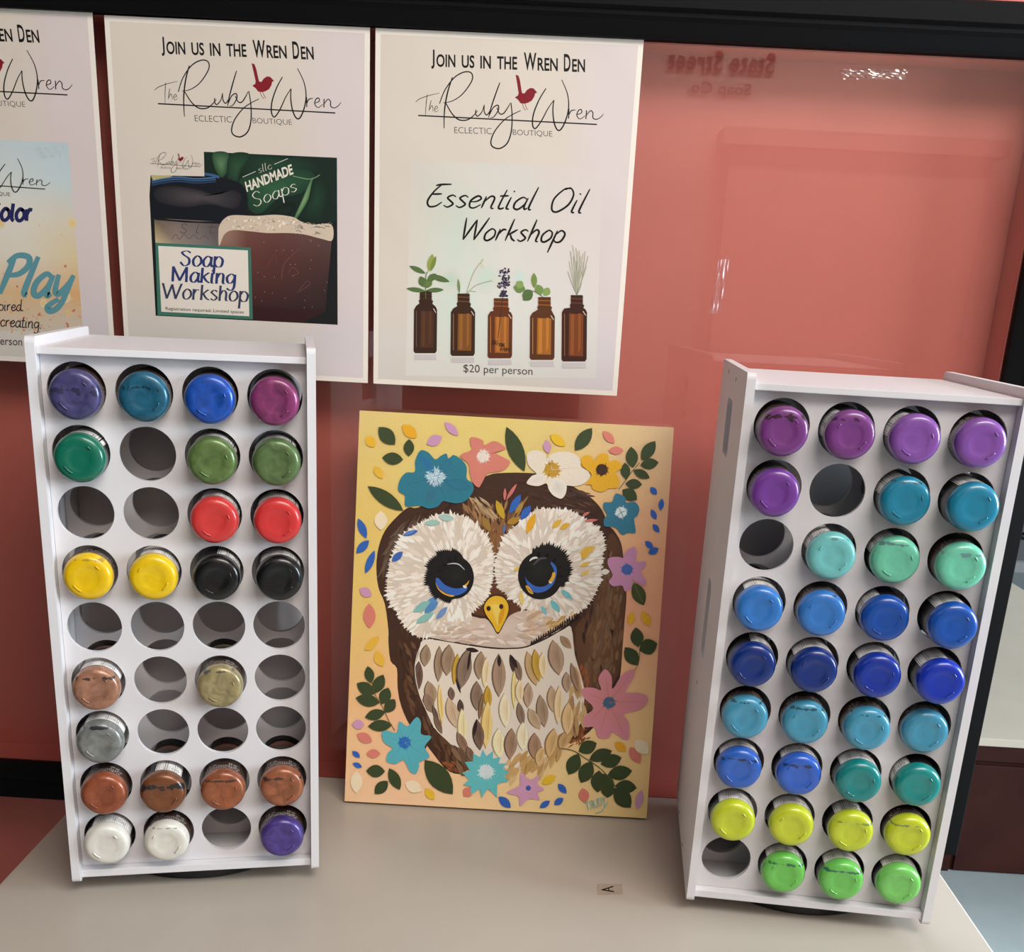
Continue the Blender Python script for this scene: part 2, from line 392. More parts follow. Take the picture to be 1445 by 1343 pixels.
def printed_field(a, seed):
    r = random.Random(seed); rows = []
    for i in range(9):
        row = []
        for j in range(8):
            u, v = j/7, i/8
            c = [204, 193, 181]
            if u > .8: c = [203, 190, 188]
            if v > .85: c = [c[0] - 3, c[1] + 1, c[2] + 5]
            k = r.uniform(-2, 2); row.append((c[0] + k, c[1] + k, c[2] + k))
        rows.append(row)
    m_ = 0.0042
    a.t = lambda p: p
    a.grid((m_, m_), (PW - m_, m_), (PW - m_, PH - m_), (m_, PH - m_), rows); a.up()
BIRD = A1((750,272),(765,278),(772,300),(780,350),(783,366),(795,368),(808,350),(825,340),(842,342),(852,354),(860,362),(850,368),(845,385),(832,405),(812,416),(795,420),(775,418),(762,400),(746,388),(762,378),(765,365),(758,320))
SCRIPT = [  # the handwritten shop name, strokes traced on the photograph
 (A1((240,412),(262,395),(310,378),(362,366)), 2.2), (A1((300,372),(294,420),(290,480)), 2.2),
 (A1((320,402),(313,430),(308,458)), 2.2), (A1((310,452),(322,430),(328,440),(328,460)), 2.0),
 (A1((336,450),(352,442),(346,432),(336,446),(342,462),(358,452)), 2.0),
 (A1((428,285),(404,360),(388,450),(385,546)), 4.6),
 (A1((362,420),(390,350),(440,285),(492,258),(526,266),(526,305),(480,370),(430,405),(382,416)), 4.0),
 (A1((395,418),(425,470),(462,502),(505,502),(536,480),(556,456)), 4.2),
 (A1((548,450),(546,470),(556,484),(578,462),(590,425)), 3.6), (A1((590,428),(590,460),(602,478),(616,462),(624,446)), 3.6),
 (A1((670,312),(645,380),(622,450),(612,492)), 4.2), (A1((616,478),(636,440),(660,428),(662,452),(640,486),(622,492)), 3.8),
 (A1((655,440),(668,470),(688,470),(710,440),(722,418)), 3.8),
 (A1((726,415),(732,480),(728,560),(708,620),(670,648),(634,640),(624,612),(644,560),(690,505),(735,475),(776,455)), 4.4),
 (A1((905,342),(870,400),(842,470),(836,525),(850,547),(880,510),(915,445),(945,402)), 4.4),
 (A1((945,402),(940,450),(945,510),(960,550),(980,552),(1005,505),(1020,440),(1014,370),(985,298)), 4.6),
 (A1((1022,446),(1020,496)), 3.4), (A1((1021,478),(1034,456),(1056,452)), 3.4),
 (A1((1064,476),(1086,466),(1084,450),(1070,456),(1062,480),(1078,498),(1104,482)), 3.4),
 (A1((1112,454),(1108,498)), 3.4), (A1((1110,480),(1132,456),(1144,468),(1144,492),(1162,500),(1182,490),(1198,472)), 3.4),
 (A1((253,480),(1165,526)), 4.2),
]
def logo(a, f, k=1.0, small=False):
    """the shop's logo; f maps photo pixels of the third poster to this sheet"""
    a.t = f
    for pts, w in SCRIPT:
        ww = w/3.6125*1.6*k
        if len(pts) == 2: a.ribbon(pts, ww, BLK, smooth=False)
        else: a.ribbon(pts, (lambda t, ww=ww: ww*(.55 + .45*math.sin(PI*min(1, .12 + t*.9)))), BLK)
    a.poly(BIRD, (122, 22, 32))
    a.ribbon(A1((784,416),(790,438),(802,455)), .8, (122, 22, 32)); a.ribbon(A1((796,416),(804,438),(812,452)), .8, (122, 22, 32))
    q = A1((438,570),(628,576),(437,538),(736,584),(938,593),(735,551))
    a.text('ECLECTIC', q[0], (q[1][0]-q[0][0], q[1][1]-q[0][1]), (q[2][0]-q[0][0], q[2][1]-q[0][1]), (70, 62, 62), -0.008)
    a.text('BOUTIQUE', q[3], (q[4][0]-q[3][0], q[4][1]-q[3][1]), (q[5][0]-q[3][0], q[5][1]-q[3][1]), (70, 62, 62), -0.008)
def header(a, f, flogo):
    a.t = f
    for st, x0, x1, big in (('J', 320, 337, 1), ('OIN', 346, 443, 0), ('US', 475, 540, 0), ('IN', 570, 624, 0), ('THE', 655, 758, 0), ('W', 792, 856, 1), ('REN', 862, 965, 0), ('D', 996, 1030, 1), ('EN', 1038, 1104, 0)):
        yb = 232 + (x0 - 320)*.036 + (10 if st == 'J' else 0); h = (98 if st == 'J' else 90) if big else 66
        q = A1((x0, yb), (x1, yb + (x1 - x0)*.03), (x0, yb - h))
        a.text(st, q[0], (q[1][0]-q[0][0], q[1][1]-q[0][1]), (0.0, q[2][1]-q[0][1]), BLK, 0.022)
    logo(a, flogo)
L3, L2, L1 = to_local(P3), to_local(P2), to_local(P1)

# poster three: essential oil workshop
a = Art(KP); printed_field(a, 3); a.t = L3
q = A1((212, 706), (1190, 750)); q += A2((1160, 845), (190, 830))
a.t = L3
rows = [[(201,193,183),(203,198,188),(200,197,190),(204,194,187),(203,192,188)], [(203,196,184),(193,199,186),(203,199,191),(205,196,189),(203,193,189)], [(205,199,187),(198,205,193),(207,203,195),(206,199,193),(207,196,191)], [(208,202,192),(197,208,196),(207,207,198),(207,203,196),(206,200,194)], [(207,203,195),(206,204,196),(206,203,196),(204,201,195),(203,198,194)]]
a.grid(q[0], q[1], q[2], q[3], rows); a.up()
for x, y, r_, c in ((420, 340, 60, (178, 196, 176)), (600, 330, 70, (186, 204, 188)), (770, 330, 40, (186, 206, 200)), (520, 300, 40, (196, 210, 196))):
    e = A2((x, y))[0]; a.ellipse(e[0], e[1], r_/3.6, r_/3.6*1.2, c, (204, 202, 192))
a.up()
header(a, L3, L3); a.t = L3
B_ = A1((280, 938), (850, 962), (908, 975), (1100, 978))
def brush(t): return 2.5*(0.55 + 0.6*math.sin(PI*t)**.7)
a.script('Essential', (597.5, 291), (752, 296), 17, BLK, brush, 0.38)
a.script('Oil', (771, 298), (823, 300.5), 18, BLK, brush, 0.38)
a.script('Workshop', (644, 338), (795, 342), 16.5, BLK, brush, 0.38)
a.up()
q = A2((484, 812), (836, 826))
a.text('$20 per person', (q[0][0], q[0][1] + 3.5), (q[1][0]-q[0][0], 4.2), (0, -14.5), (62, 56, 56), -0.004)
def amber(x0, x1, neck0, neck1, ytop, ysh, ybot, c_dark, c_mid, c_hi, half=None):
    r = []
    nx0, nx1 = neck0, neck1
    q = A2((nx0, ytop), (nx1, ytop), (nx1, ytop + 46), (nx1 + 8, ytop + 52), (nx1 + 4, ytop + 66), (x1 - 8, ysh + 8), (x1, ysh + 24), (x1 - 2, ybot - 12), (x1 - 10, ybot), (x0 + 8, ybot), (x0, ybot - 10), (x0 + 2, ysh + 24), (x0 + 14, ysh + 4), (nx0 - 2, ytop + 64), (nx0 - 6, ytop + 50), (nx0, ytop + 44))
    a.poly(q, c_dark); a.up()
    w = x1 - x0
    a.poly(A2((x0 + w*.30, ysh + 30), (x0 + w*.86, ysh + 34), (x0 + w*.84, ybot - 26), (x0 + w*.28, ybot - 28)), c_mid); a.up()
    a.poly(A2((x0 + w*.36, ysh + 34), (x0 + w*.50, ysh + 34), (x0 + w*.48, ybot - 34), (x0 + w*.35, ybot - 34)), c_hi)
    a.poly(A2((x0 + w*.66, ysh + 30), (x0 + w*.76, ysh + 30), (x0 + w*.74, ybot - 60), (x0 + w*.65, ybot - 40)), c_hi)
    a.ribbon(A2((x0 + w*.12, ysh + 30), (x0 + w*.12, ybot - 30)), .7, tuple(min(255, v + 45) for v in c_mid), smooth=False)
    a.ribbon(A2((x1 - w*.16, ysh + 18), (x1 - w*.05, ysh + 40)), .9, (215, 200, 185), smooth=False)
    for k in range(4): a.ribbon(A2((nx0 - 2, ytop + 6 + k*11), (nx1 + 3, ytop + 9 + k*11)), 1.1, c_mid if k % 2 else c_dark, smooth=False)
    a.poly(A2((x0 + 6, ybot + 8), (x1 - 6, ybot + 8), (x1 - 4, ybot + 34), (x0 + 4, ybot + 34)), (190, 182, 182)); a.up()
amber(230, 350, 262, 322, 398, 470, 716, (52, 30, 20), (72, 42, 26), (84, 52, 30))
amber(418, 544, 455, 515, 412, 484, 730, (56, 32, 18), (118, 72, 30), (140, 90, 40))
amber(607, 734, 640, 712, 436, 500, 742, (92, 46, 22), (150, 88, 34), (176, 108, 44))
amber(822, 950, 866, 928, 430, 506, 750, (84, 46, 22), (156, 94, 34), (182, 116, 44))
amber(984, 1114, 1032, 1092, 420, 484, 758, (58, 28, 18), (112, 58, 26), (136, 74, 32))
def pl(x, y, l, w, ang, c, c2=None): e = A2((x, y))[0]; a.leaf(e[0], e[1], l/3.6125, w/3.6125, ang, c, c2)
GR, GL2 = (82, 104, 58), (120, 140, 70)
for x, y, l, w, an, c in ((292, 400, 100, 24, -172, GR), (295, 396, 90, 24, -2, GR), (292, 310, 92, 26, 205, GR), (310, 318, 110, 30, 18, GR), (308, 300, 92, 34, -78, (140, 150, 70)), (316, 300, 84, 22, -70, (110, 130, 60)), (285, 380, 60, 40, -110, GR), (290, 385, 60, 40, -60, (96, 118, 62)), (300, 350, 60, 34, -40, GR)): pl(x, y, l, w, an, c)
a.ribbon(A2((292, 440), (292, 330), (302, 300)), 1.2, GR)
for pts in (((500, 410), (530, 320), (560, 270), (588, 238)), ((505, 408), (550, 370), (630, 346)), ((500, 410), (520, 400), (548, 404))): a.ribbon(A2(*pts), .8, (150, 150, 110))
for x, y in ((588, 238), (580, 256), (632, 346), (584, 272)): e = A2((x, y))[0]; a.ellipse(e[0], e[1], 1.8, 1.8, (205, 200, 170))
pl(464, 412, 76, 14, -95, (110, 130, 80))
r = random.Random(9)
for k in range(60):
    t = r.random(); e = A2((686 + r.uniform(-30, 34)*(1 - .35*t) + t*10, 384 - t*108))[0]; a.ellipse(e[0], e[1], r.uniform(1, 2.2), r.uniform(.8, 1.7), r.choice([(44, 36, 62), (60, 48, 80), (36, 30, 50), (84, 70, 104)]), rot=r.uniform(0, 3), n=10)
for k in range(7): e = A2((674 + k*5, 424 - (k % 3)*11))[0]; a.ellipse(e[0], e[1], 2.2, 1.7, (50, 40, 66))
a.ribbon(A2((690, 390), (684, 430), (660, 640)), .9, (60, 36, 30))
for x, y, l, w, an, c in ((846, 384, 78, 30, -92, (110, 134, 66)), (836, 398, 60, 44, 150, GR), (800, 390, 62, 50, 190, (104, 128, 70)), (788, 380, 44, 40, 220, (130, 150, 86)), (838, 404, 66, 46, 140, GR), (880, 420, 58, 44, -110, (112, 136, 74)), (896, 424, 48, 40, -60, (128, 150, 84))): pl(x, y, l, w, an, c)
a.ribbon(A2((836, 398), (862, 410), (890, 430)), .8, GR)
for k in range(15):
    x = 1016 + k*7.4; a.ribbon(A2((1062, 418), (1062 + (x - 1062)*.55, 360 - (k % 3)*18), (x, 300 - (k * 37 % 5)*26)), .8, (165, 165, 140) if k % 2 else (140, 140, 120))
for k in range(4): a.ribbon(A2((1064, 416), (1058 + k*8, 290), (1040 + k*18, 165 + k*14)), .8, (158, 156, 134))
a.script('Wren', (692, 486), (711, 489), 4.2, (30, 18, 14), .9, .3); a.script('Den', (705, 494), (719, 496), 4.2, (30, 18, 14), .9, .3)
tag(a.build('poster', place_on(P3), m_print, sheet=sheet(P3)), 'white paper poster for the Essential Oil Workshop with five amber bottles', 'poster', 'workshop posters on the glass')

# poster two: soap making workshop
a = Art(KP); printed_field(a, 2)
OFF2 = L2((531 - 384 + 0.0, 40 - 20))  # unused anchor kept in pixels of this sheet
header(a, lambda p: L3(p), lambda p: (L3(p)[0] + 0.0048, L3(p)[1] + 0.0006)); a.t = L2; a.up()
Z2 = crop(200, 200, 4.9724)
B2 = crop(0, 240, 2.7264)
PX = Z2((436, 70), (1370, 112), (1375, 1284), (98, 1220), (54, 380), (62, 235), (440, 242))
a.poly([PX[0], PX[1], PX[2], PX[3], PX[4], PX[5], PX[6]], (18, 20, 22)); a.up()
a.poly(Z2((436, 70), (1370, 112), (1368, 560), (1080, 560), (740, 480), (600, 250), (440, 242)), (14, 34, 26)); a.up()
def sleaf(pts, c, c2): P = catmull(Z2(*pts), 5, True); a.fan(P, c, c2)
sleaf(((500, 78), (610, 82), (600, 200), (560, 250), (510, 180)), (86, 120, 84), (34, 66, 44))
sleaf(((620, 90), (760, 88), (700, 200), (660, 300), (600, 250)), (40, 76, 50), (20, 44, 32))
sleaf(((680, 140), (800, 90), (1010, 110), (1150, 110), (1240, 200), (1000, 200), (760, 260)), (30, 62, 42), (16, 38, 28))
sleaf(((690, 260), (900, 190), (1130, 190), (1220, 250), (1120, 360), (960, 400), (840, 500), (760, 480), (730, 380)), (44, 88, 58), (24, 52, 38))
sleaf(((1190, 260), (1200, 280), (1170, 400), (1100, 520), (1060, 560), (1120, 420)), (120, 150, 100), (60, 100, 66))
sleaf(((1200, 270), (1250, 230), (1320, 330), (1290, 480), (1240, 570), (1120, 540), (1170, 400)), (26, 58, 40), (12, 30, 22))
sleaf(((900, 500), (1040, 420), (1080, 470), (1000, 540)), (18, 36, 28), (10, 22, 18))
a.ribbon(Z2((1250, 232), (1180, 262), (1060, 240)), 1.2, (110, 140, 100)); a.up()
# dark soap bar behind
a.blob(Z2((60, 340), (80, 280), (150, 250), (330, 240), (520, 250), (640, 270), (720, 320), (745, 420), (720, 500), (560, 560), (400, 562), (200, 545), (90, 530), (60, 450)), (14, 18, 26)); a.up()
a.fan(catmull(Z2((90, 340), (200, 310), (380, 330), (520, 370), (640, 340), (700, 390), (650, 470), (480, 440), (300, 460), (120, 420)), 5, True), (74, 68, 70), (30, 30, 36))
for y0, c in ((270, (52, 86, 122)), (256, (70, 104, 140)), (285, (34, 60, 92))): a.ribbon(Z2((70, y0 + 20), (160, y0 + 2), (260, y0 - 8), (380, y0 + 4), (520, y0 - 6)), 1.8, c)
a.ribbon(Z2((440, 225), (500, 235), (545, 250)), 3.5, (54, 88, 128))
a.poly(Z2((64, 236), (230, 236), (160, 262), (80, 275)), (170, 160, 110)); a.up()
a.grid(*Z2((88, 535), (560, 560), (545, 735), (96, 712)), [[(96, 82, 66), (112, 98, 92), (100, 90, 88), (84, 76, 78)], [(190, 170, 130), (140, 124, 112), (122, 112, 108), (96, 88, 88)]]); a.up()
a.poly(Z2((80, 528), (200, 545), (400, 560), (560, 556), (560, 576), (300, 566), (96, 548)), (16, 20, 26))
a.script('S', Z2((262, 640))[0], Z2((322, 642))[0], 7, (78, 68, 66), 1.1, .1); a.script('l', Z2((372, 640))[0], Z2((410, 642))[0], 7, (78, 68, 66), 1.1, .1); a.script('t', Z2((452, 640))[0], Z2((520, 642))[0], 8, (78, 68, 66), 1.1, .1)
a.ribbon(Z2((210, 682), (240, 650), (262, 684), (300, 650), (330, 680), (370, 652), (400, 684), (440, 660), (470, 684)), .8, (84, 72, 70))
a.up()
# plum soap bar in front
a.grid(*Z2((540, 610), (1336, 660), (1288, 1190), (530, 1160)), [[(150, 120, 104), (104, 66, 60), (96, 58, 54), (92, 62, 58), (84, 62, 60)], [(120, 76, 68), (92, 50, 46), (82, 46, 42), (76, 46, 42), (70, 46, 44)], [(70, 38, 36), (74, 40, 38), (70, 40, 36), (62, 38, 36), (52, 34, 34)], [(50, 22, 24), (54, 24, 24), (50, 24, 26), (44, 26, 26), (38, 26, 26)]]); a.up()
a.blob(Z2((538, 640), (545, 590), (580, 540), (640, 515), (800, 520), (940, 512), (1060, 528), (1120, 560), (1200, 580), (1330, 580), (1338, 690), (1260, 680), (1140, 650), (1020, 640), (880, 640), (760, 628), (640, 620), (580, 650), (550, 720), (540, 720)), (196, 178, 158)); a.up()
r = random.Random(5)
for k in range(70):
    x, y = r.uniform(590, 1080), r.uniform(530, 620); e = Z2((x, y))[0]
    a.ellipse(e[0], e[1], r.uniform(1, 3), r.uniform(.5, 1.4), r.choice([(214, 198, 180), (170, 148, 130), (226, 212, 196), (184, 164, 144)]), rot=r.uniform(0, 3), n=10)
for k in range(26):
    x, y = r.uniform(1070, 1320), r.uniform(570, 660); e = Z2((x, y))[0]
    a.ribbon([(e[0]-3, e[1] + r.uniform(-1, 1)), (e[0], e[1] - 1.5), (e[0] + 4, e[1] + r.uniform(-1, 2))], .9, r.choice([(70, 62, 52), (170, 156, 140), (96, 88, 74)]))
for k in range(26):
    e = Z2((r.uniform(790, 1300), r.uniform(690, 1220)))[0]; a.ellipse(e[0], e[1], .5, .4, (190, 170, 160), n=8)
a.ribbon(Z2((980, 960), (1000, 860), (1060, 790), (1110, 750)), 1.0, (104, 66, 60)); a.ribbon(Z2((1030, 920), (1060, 880), (1100, 920), (1050, 940)), 1.0, (100, 62, 56)); a.ribbon(Z2((880, 880), (930, 790), (950, 860)), .8, (96, 58, 54)); a.ribbon(Z2((1090, 1060), (1160, 980), (1180, 1000), (1110, 1050)), .9, (98, 60, 54))
a.poly(Z2((770, 1150), (1288, 1190), (1120, 1270), (770, 1250)), (48, 18, 20)); a.up()
# lettering on the leaves
a.script('sllc', Z2((818, 222))[0], Z2((918, 186))[0], 5.6, (200, 196, 180), .8, .15, nib=.4)
a.ribbon(Z2((708, 248), (800, 208)), .8, (200, 196, 180), smooth=False); a.ribbon(Z2((930, 158), (1026, 118)), .8, (200, 196, 180), smooth=False)
q = Z2((738, 352), (1066, 226), (722, 282)); a.text('HANDMADE', q[0], (q[1][0]-q[0][0], q[1][1]-q[0][1]), (q[2][0]-q[0][0], q[2][1]-q[0][1]), (212, 206, 190), 0.03)
a.script('Soaps', Z2((782, 462))[0], Z2((1098, 340))[0], 10.5, (212, 208, 194), 1.5, .12, nib=.35)
a.up()
# framed caption
a.poly(Z2((96, 708), (766, 742), (780, 1246), (112, 1216)), (58, 108, 92)); a.up()
a.poly(Z2((116, 730), (745, 762), (755, 1224), (138, 1192)), (216, 208, 196)); a.up()
NAVY = (40, 52, 104)
a.script('Soap', Z2((262, 868))[0], Z2((576, 880))[0], 14.5, NAVY, 3.8, 0.0, nib=.28, serif=.12, asc=.5)
a.script('Making', Z2((202, 976))[0], Z2((664, 1000))[0], 14, NAVY, 3.8, 0.0, nib=.28, serif=.12, asc=.5)
a.script('Workshop', Z2((138, 1096))[0], Z2((752, 1122))[0], 14.2, (52, 58, 84), 3.2, 0.0, nib=.28, serif=.12, asc=.5)
q = Z2((168, 1186), (718, 1212), (168, 1158)); a.text('Registration required, Limited spaces', q[0], (q[1][0]-q[0][0], q[1][1]-q[0][1]), (0, q[2][1]-q[0][1]), (66, 60, 60))
# small logo on the picture
def small(p):   # photo pixels of the big logo -> pixels of the small one
    u, v = (p[0] - 586.4)/255.0, (p[1] - 101)/108.0
    return L2((212 + u*71, 214.5 + v*28 + u*1.2 ))
logo(a, small, 0.9)
tag(a.build('poster', place_on(P2), m_print, sheet=sheet(P2)), 'white paper poster for the Soap Making Workshop with dark soap photo', 'poster', 'workshop posters on the glass')

# poster one: cut by the left edge of the picture
a = Art(KP); printed_field(a, 1)
header(a, lambda p: (L3(p)[0] + 0.0006, L3(p)[1]), lambda p: (L3(p)[0] + 0.0078, L3(p)[1] - 0.0004))
a.t = lambda p: p; a.up()
Q1 = crop(0, 200, 3.7333); a.t = L1
C1 = lambda x, y: Q1((x, y))[0]
rows = [[(190, 192, 188), (186, 194, 194), (184, 196, 200), (176, 192, 198)], [(208, 202, 190), (204, 204, 196), (196, 204, 202), (184, 200, 202)], [(216, 208, 192), (212, 206, 194), (210, 204, 192), (204, 194, 178)], [(214, 200, 176), (212, 204, 190), (210, 202, 186), (208, 190, 150)], [(206, 168, 120), (208, 178, 140), (206, 170, 126), (206, 160, 108)], [(190, 180, 160), (200, 180, 150), (196, 184, 166), (190, 184, 172)]]
a.grid(C1(-420, -30), C1(358, 5), C1(438, 1005), C1(-420, 985), rows); a.up()
r = random.Random(11)
for k in range(150):
    x, y = r.uniform(-380, 425), 1010 - abs(r.gauss(0, 130)); e = C1(x, y); a.ellipse(e[0], e[1], r.uniform(.4, 3.2), r.uniform(.4, 2.4), r.choice([(204, 146, 108), (208, 164, 108), (190, 112, 84), (212, 180, 124), (206, 152, 124)]), rot=r.uniform(0, 3), n=12)
for k in range(30):
    x, y = r.uniform(200, 420), r.uniform(340, 900); e = C1(x, y); a.ellipse(e[0], e[1], r.uniform(.3, 1.1), r.uniform(.3, .9), (206, 176, 96), n=8)
for x, y, rr in ((5, 430, 6), (380, 430, 7), (350, 820, 6), (230, 850, 5)): e = C1(x, y); a.ellipse(e[0], e[1], rr, rr*1.3, (214, 184, 110), (208, 196, 168))
for k in range(10): e = C1(330 - k*14, 30 + (k*41 % 60)); a.ellipse(e[0], e[1], r.uniform(2, 7), r.uniform(2, 5), (166, 186, 192), (184, 194, 194))
a.up()
a.script('Color', C1(-67, 410), C1(174, 418), 16.5, (34, 36, 84), 5.2, 0.0, asc=.5)
a.script('Play', (-6, 414), (97, 419), 31, (88, 140, 150), (lambda t: 9.0*(.7 + .3*math.sin(PI*t))), .30, asc=.85)
a.script('inspired.', C1(-79, 886), C1(128, 891), 8.4, (44, 40, 44), 1.5, 0)
a.script('creating.', C1(0, 970), C1(222, 984), 8.8, (44, 40, 44), 1.5, 0)
a.text('per person', C1(-110, 1076), (61, 3), (0, -11), (62, 56, 56))
def mid(p):
    u, v = (p[0] - 586.4)/255.0, (p[1] - 101)/108.0
    return L1((-136 + u*199, 211 + v*72 + u*6))
logo(a, mid, 1.0)
tag(a.build('poster', place_on(P1), m_print, sheet=sheet(P1)), 'white paper poster with watercolour splashes and teal word Play, partly out of frame', 'poster', 'workshop posters on the glass')

# clear tape left on the glass
m_tape = clear_mat('clear tape', 1.6, 0.12, extra=0.10)
def tape(name, pts, label, seed):
    q = [hit_y(x, y, 0) for x, y in pts]; r = random.Random(seed); bm = bmesh.new(); N, M = 26, 9; g = []
    for i in range(M):
        row = []
        for j in range(N):
            u, v = j/(N-1), i/(M-1)
            p = q[0]*(1-u)*(1-v) + q[1]*u*(1-v) + q[2]*u*v + q[3]*(1-u)*v
            row.append(bm.verts.new((p.x, 0.0003 - r.random()**3*0.0011, p.z)))
        g.append(row)
    for i in range(M-1):
        for j in range(N-1): bm.faces.new((g[i][j], g[i+1][j], g[i+1][j+1], g[i][j+1]))
    return tag(from_bm(name, bm, m_tape), label, 'tape', 'bits of tape on the glass')
tape('tape_strip', [(1186, 97), (1282, 98), (1278, 112), (1187, 112)], 'crinkled clear tape strip near the top of the bare red glass', 3)
tape('tape_strip', [(1014, 366), (1030, 366), (1016, 440), (1000, 444)], 'faint upright strip of clear tape lower on the bare red glass', 4)

# ------------------------------------------------------------------ white table
m_table = mat('white laminate', (0.42, 0.372, 0.318), 0.32, spec=0.5, var=0.02, vscale=12)
tb = empty('table', (-0.0235, -0.35, 0)); tag(tb, 'white laminate table holding both paint racks and the owl painting', 'table')
TX0, TX1, TY0, TY1 = -0.4035, 0.3562, -0.64, -0.0318
def part(o): return rel(o, tb)
part(box_obj('tabletop', (TX0, TX1, TY0, TY1, TZ - 0.028, TZ), m_table, bevel=0.0015))
part(box_obj('apron', (TX0 + 0.05, TX1 - 0.05, TY0 + 0.05, TY1 - 0.03, TZ - 0.10, TZ - 0.0285), m_table))
for x in (TX0 + 0.03, TX1 - 0.07):
    for y in (TY0 + 0.03, TY1 - 0.07): part(box_obj('leg', (x, x + 0.04, y, y + 0.04, 0, TZ - 0.0285), m_table, bevel=0.002))
st = Art(1.0); st.t = lambda p: (lambda v: (v.x, v.y))(hit_z(p[0], p[1], TZ))
q = [(849.5, 1255), (876, 1249)]
st.ribbon([(865.5, 1250.5), (849, 1255.8)], 1.6, (20, 18, 18), smooth=False); st.ribbon([(866.5, 1258), (849, 1255.2)], 1.6, (20, 18, 18), smooth=False); st.ribbon([(858.5, 1252.5), (859.3, 1256.5)], 1.5, (20, 18, 18), smooth=False)
so = st.build('letter', lambda x, y, o: Vector((x, y, TZ + 0.00012 + o)), paint_mat('sticker ink', 0.5))
sq = [hit_z(x, y, TZ) for x, y in ((842, 1247), (878, 1247), (879, 1262), (843, 1263))]
bm = bmesh.new(); N = 10
G2 = []
for i in range(N):
    row = []
    for j in range(N):
        u, v = j/(N-1), i/(N-1); p = sq[0]*(1-u)*(1-v) + sq[1]*u*(1-v) + sq[2]*u*v + sq[3]*(1-u)*v
        row.append(bm.verts.new((p.x, p.y, TZ + 0.0001 + (random.random()*0.0004 if i in (0, N-1) or j in (0, N-1) else 0))))
    G2.append(row)
for i in range(N-1):
    for j in range(N-1): bm.faces.new((G2[i][j], G2[i+1][j], G2[i+1][j+1], G2[i][j+1]))
sk = from_bm('sticker', bm, clear_mat('sticker film', 1.45, 0.25, (0.93, 0.90, 0.86)))
tag(sk, 'small clear sticker with a black letter A on the white table', 'sticker'); so.parent = sk

# ------------------------------------------------------------------ owl painting
LEAN, CYAW, SC = 0.2035, 0.00854, 0.9951
CO = CAM + (Vector((-0.16854, -0.07941, 0.75)) - CAM)*SC
CWd, CHt, CTh = 11*0.0254*SC, 14*0.0254*SC, 0.0098
cux = Vector((math.cos(CYAW), math.sin(CYAW), 0)); cup = Vector((-math.sin(CYAW)*math.sin(LEAN), math.cos(CYAW)*math.sin(LEAN), math.cos(LEAN))); cn = cux.cross(cup)  # points towards the viewer
if cn.y > 0: cn = -cn
def canvas_px(p):
    r = ray(*p); t = (CO - CAM).dot(cn)/r.dot(cn); d = CAM + t*r - CO
    return (min(max(d.dot(cux), 0.0003), CWd - 0.0003), min(max(d.dot(cup), 0.0003), CHt - 0.0003))
def canvas_place(x, y, off): return CO + cux*x + cup*y + cn*off
KC = 1.12
a = Art(KC); a.t = canvas_px
BGC = [[(208,182,118),(218,194,116),(222,200,118),(220,198,122),(214,186,134),(208,176,138)],
       [(218,192,112),(222,198,118),(224,202,124),(220,196,126),(220,186,132),(218,176,136)],
       [(222,194,108),(222,190,112),(220,190,120),(222,186,128),(230,178,134),(232,172,134)],
       [(222,194,108),(222,190,112),(220,190,120),(222,186,128),(232,172,134),(232,170,132)],
       [(224,190,114),(226,184,124),(226,184,130),(228,180,132),(234,176,136),(234,180,140)],
       [(228,184,128),(230,180,138),(230,184,138),(232,190,138),(236,194,142),(234,196,142)],
       [(230,190,142),(234,184,146),(236,194,148),(238,202,150),(238,204,144),(232,200,138)],
       [(232,194,152),(236,194,156),(238,202,154),(238,206,150),(236,206,144),(228,200,134)]]
e_ = 0.0002
a.t = lambda p: p
def bil(g, u, v):
    r, c = len(g) - 1, len(g[0]) - 1; i, j = min(int(v*r), r - 1), min(int(u*c), c - 1); fu, fv = u*c - j, v*r - i
    return tuple(g[i][j][k]*(1-fu)*(1-fv) + g[i][j+1][k]*fu*(1-fv) + g[i+1][j][k]*(1-fu)*fv + g[i+1][j+1][k]*fu*fv for k in range(3))
r = random.Random(2)
a.grid((e_, CHt - e_), (CWd - e_, CHt - e_), (CWd - e_, e_), (e_, e_), [[tuple(x + r.uniform(-1.5, 1.5) for x in bil(BGC, j/27, i/35)) for j in range(28)] for i in range(36)])
a.t = canvas_px; a.up()
E5 = crop(530, 640, 6.105); E6 = crop(690, 640, 6.105); D = crop(540, 840, 4.661)
# brown body and head
body = [(590, 716), (620, 700), (650, 690), (675, 676), (688, 671), (702, 667.5), (742, 667), (782, 672), (815, 690), (835, 703), (850, 720), (858, 740), (866, 748), (876, 765), (880, 790), (884, 836), (882, 869), (879, 900), (877, 936), (872, 965), (850, 1010), (822, 1040), (790, 1050), (700, 1060), (660, 1086), (646, 1092), (628, 1084), (604, 1054), (580, 1026), (566, 996), (561, 970), (560, 943), (551, 932), (548, 905), (548, 889), (543, 852), (534, 829), (531, 800), (534, 773), (543, 749), (560, 729), (576, 716)]
a.blob(body, (62, 36, 22), 3); a.up()
a.fan(catmull([(862, 752), (876, 770), (880, 800), (883, 840), (881, 880), (876, 936), (868, 960), (840, 1000), (818, 1030), (812, 960), (805, 900), (830, 860), (848, 820), (852, 780)], 4, True), (112, 78, 50), (84, 54, 34), (850, 890)); a.up()
def strokes(n, region, ang, ln, wd, cols, seed, fade=None):
    r = random.Random(seed)
    for k in range(n):
        x, y = region(r); an = ang(x, y) + r.uniform(-16, 16); l = r.uniform(*ln); c = r.choice(cols); j = r.uniform(-6, 6)
        c = tuple(v + j for v in c)
        a.leaf(x, y, l, r.uniform(*wd), an, c)
        if k % 12 == 11: a.up()
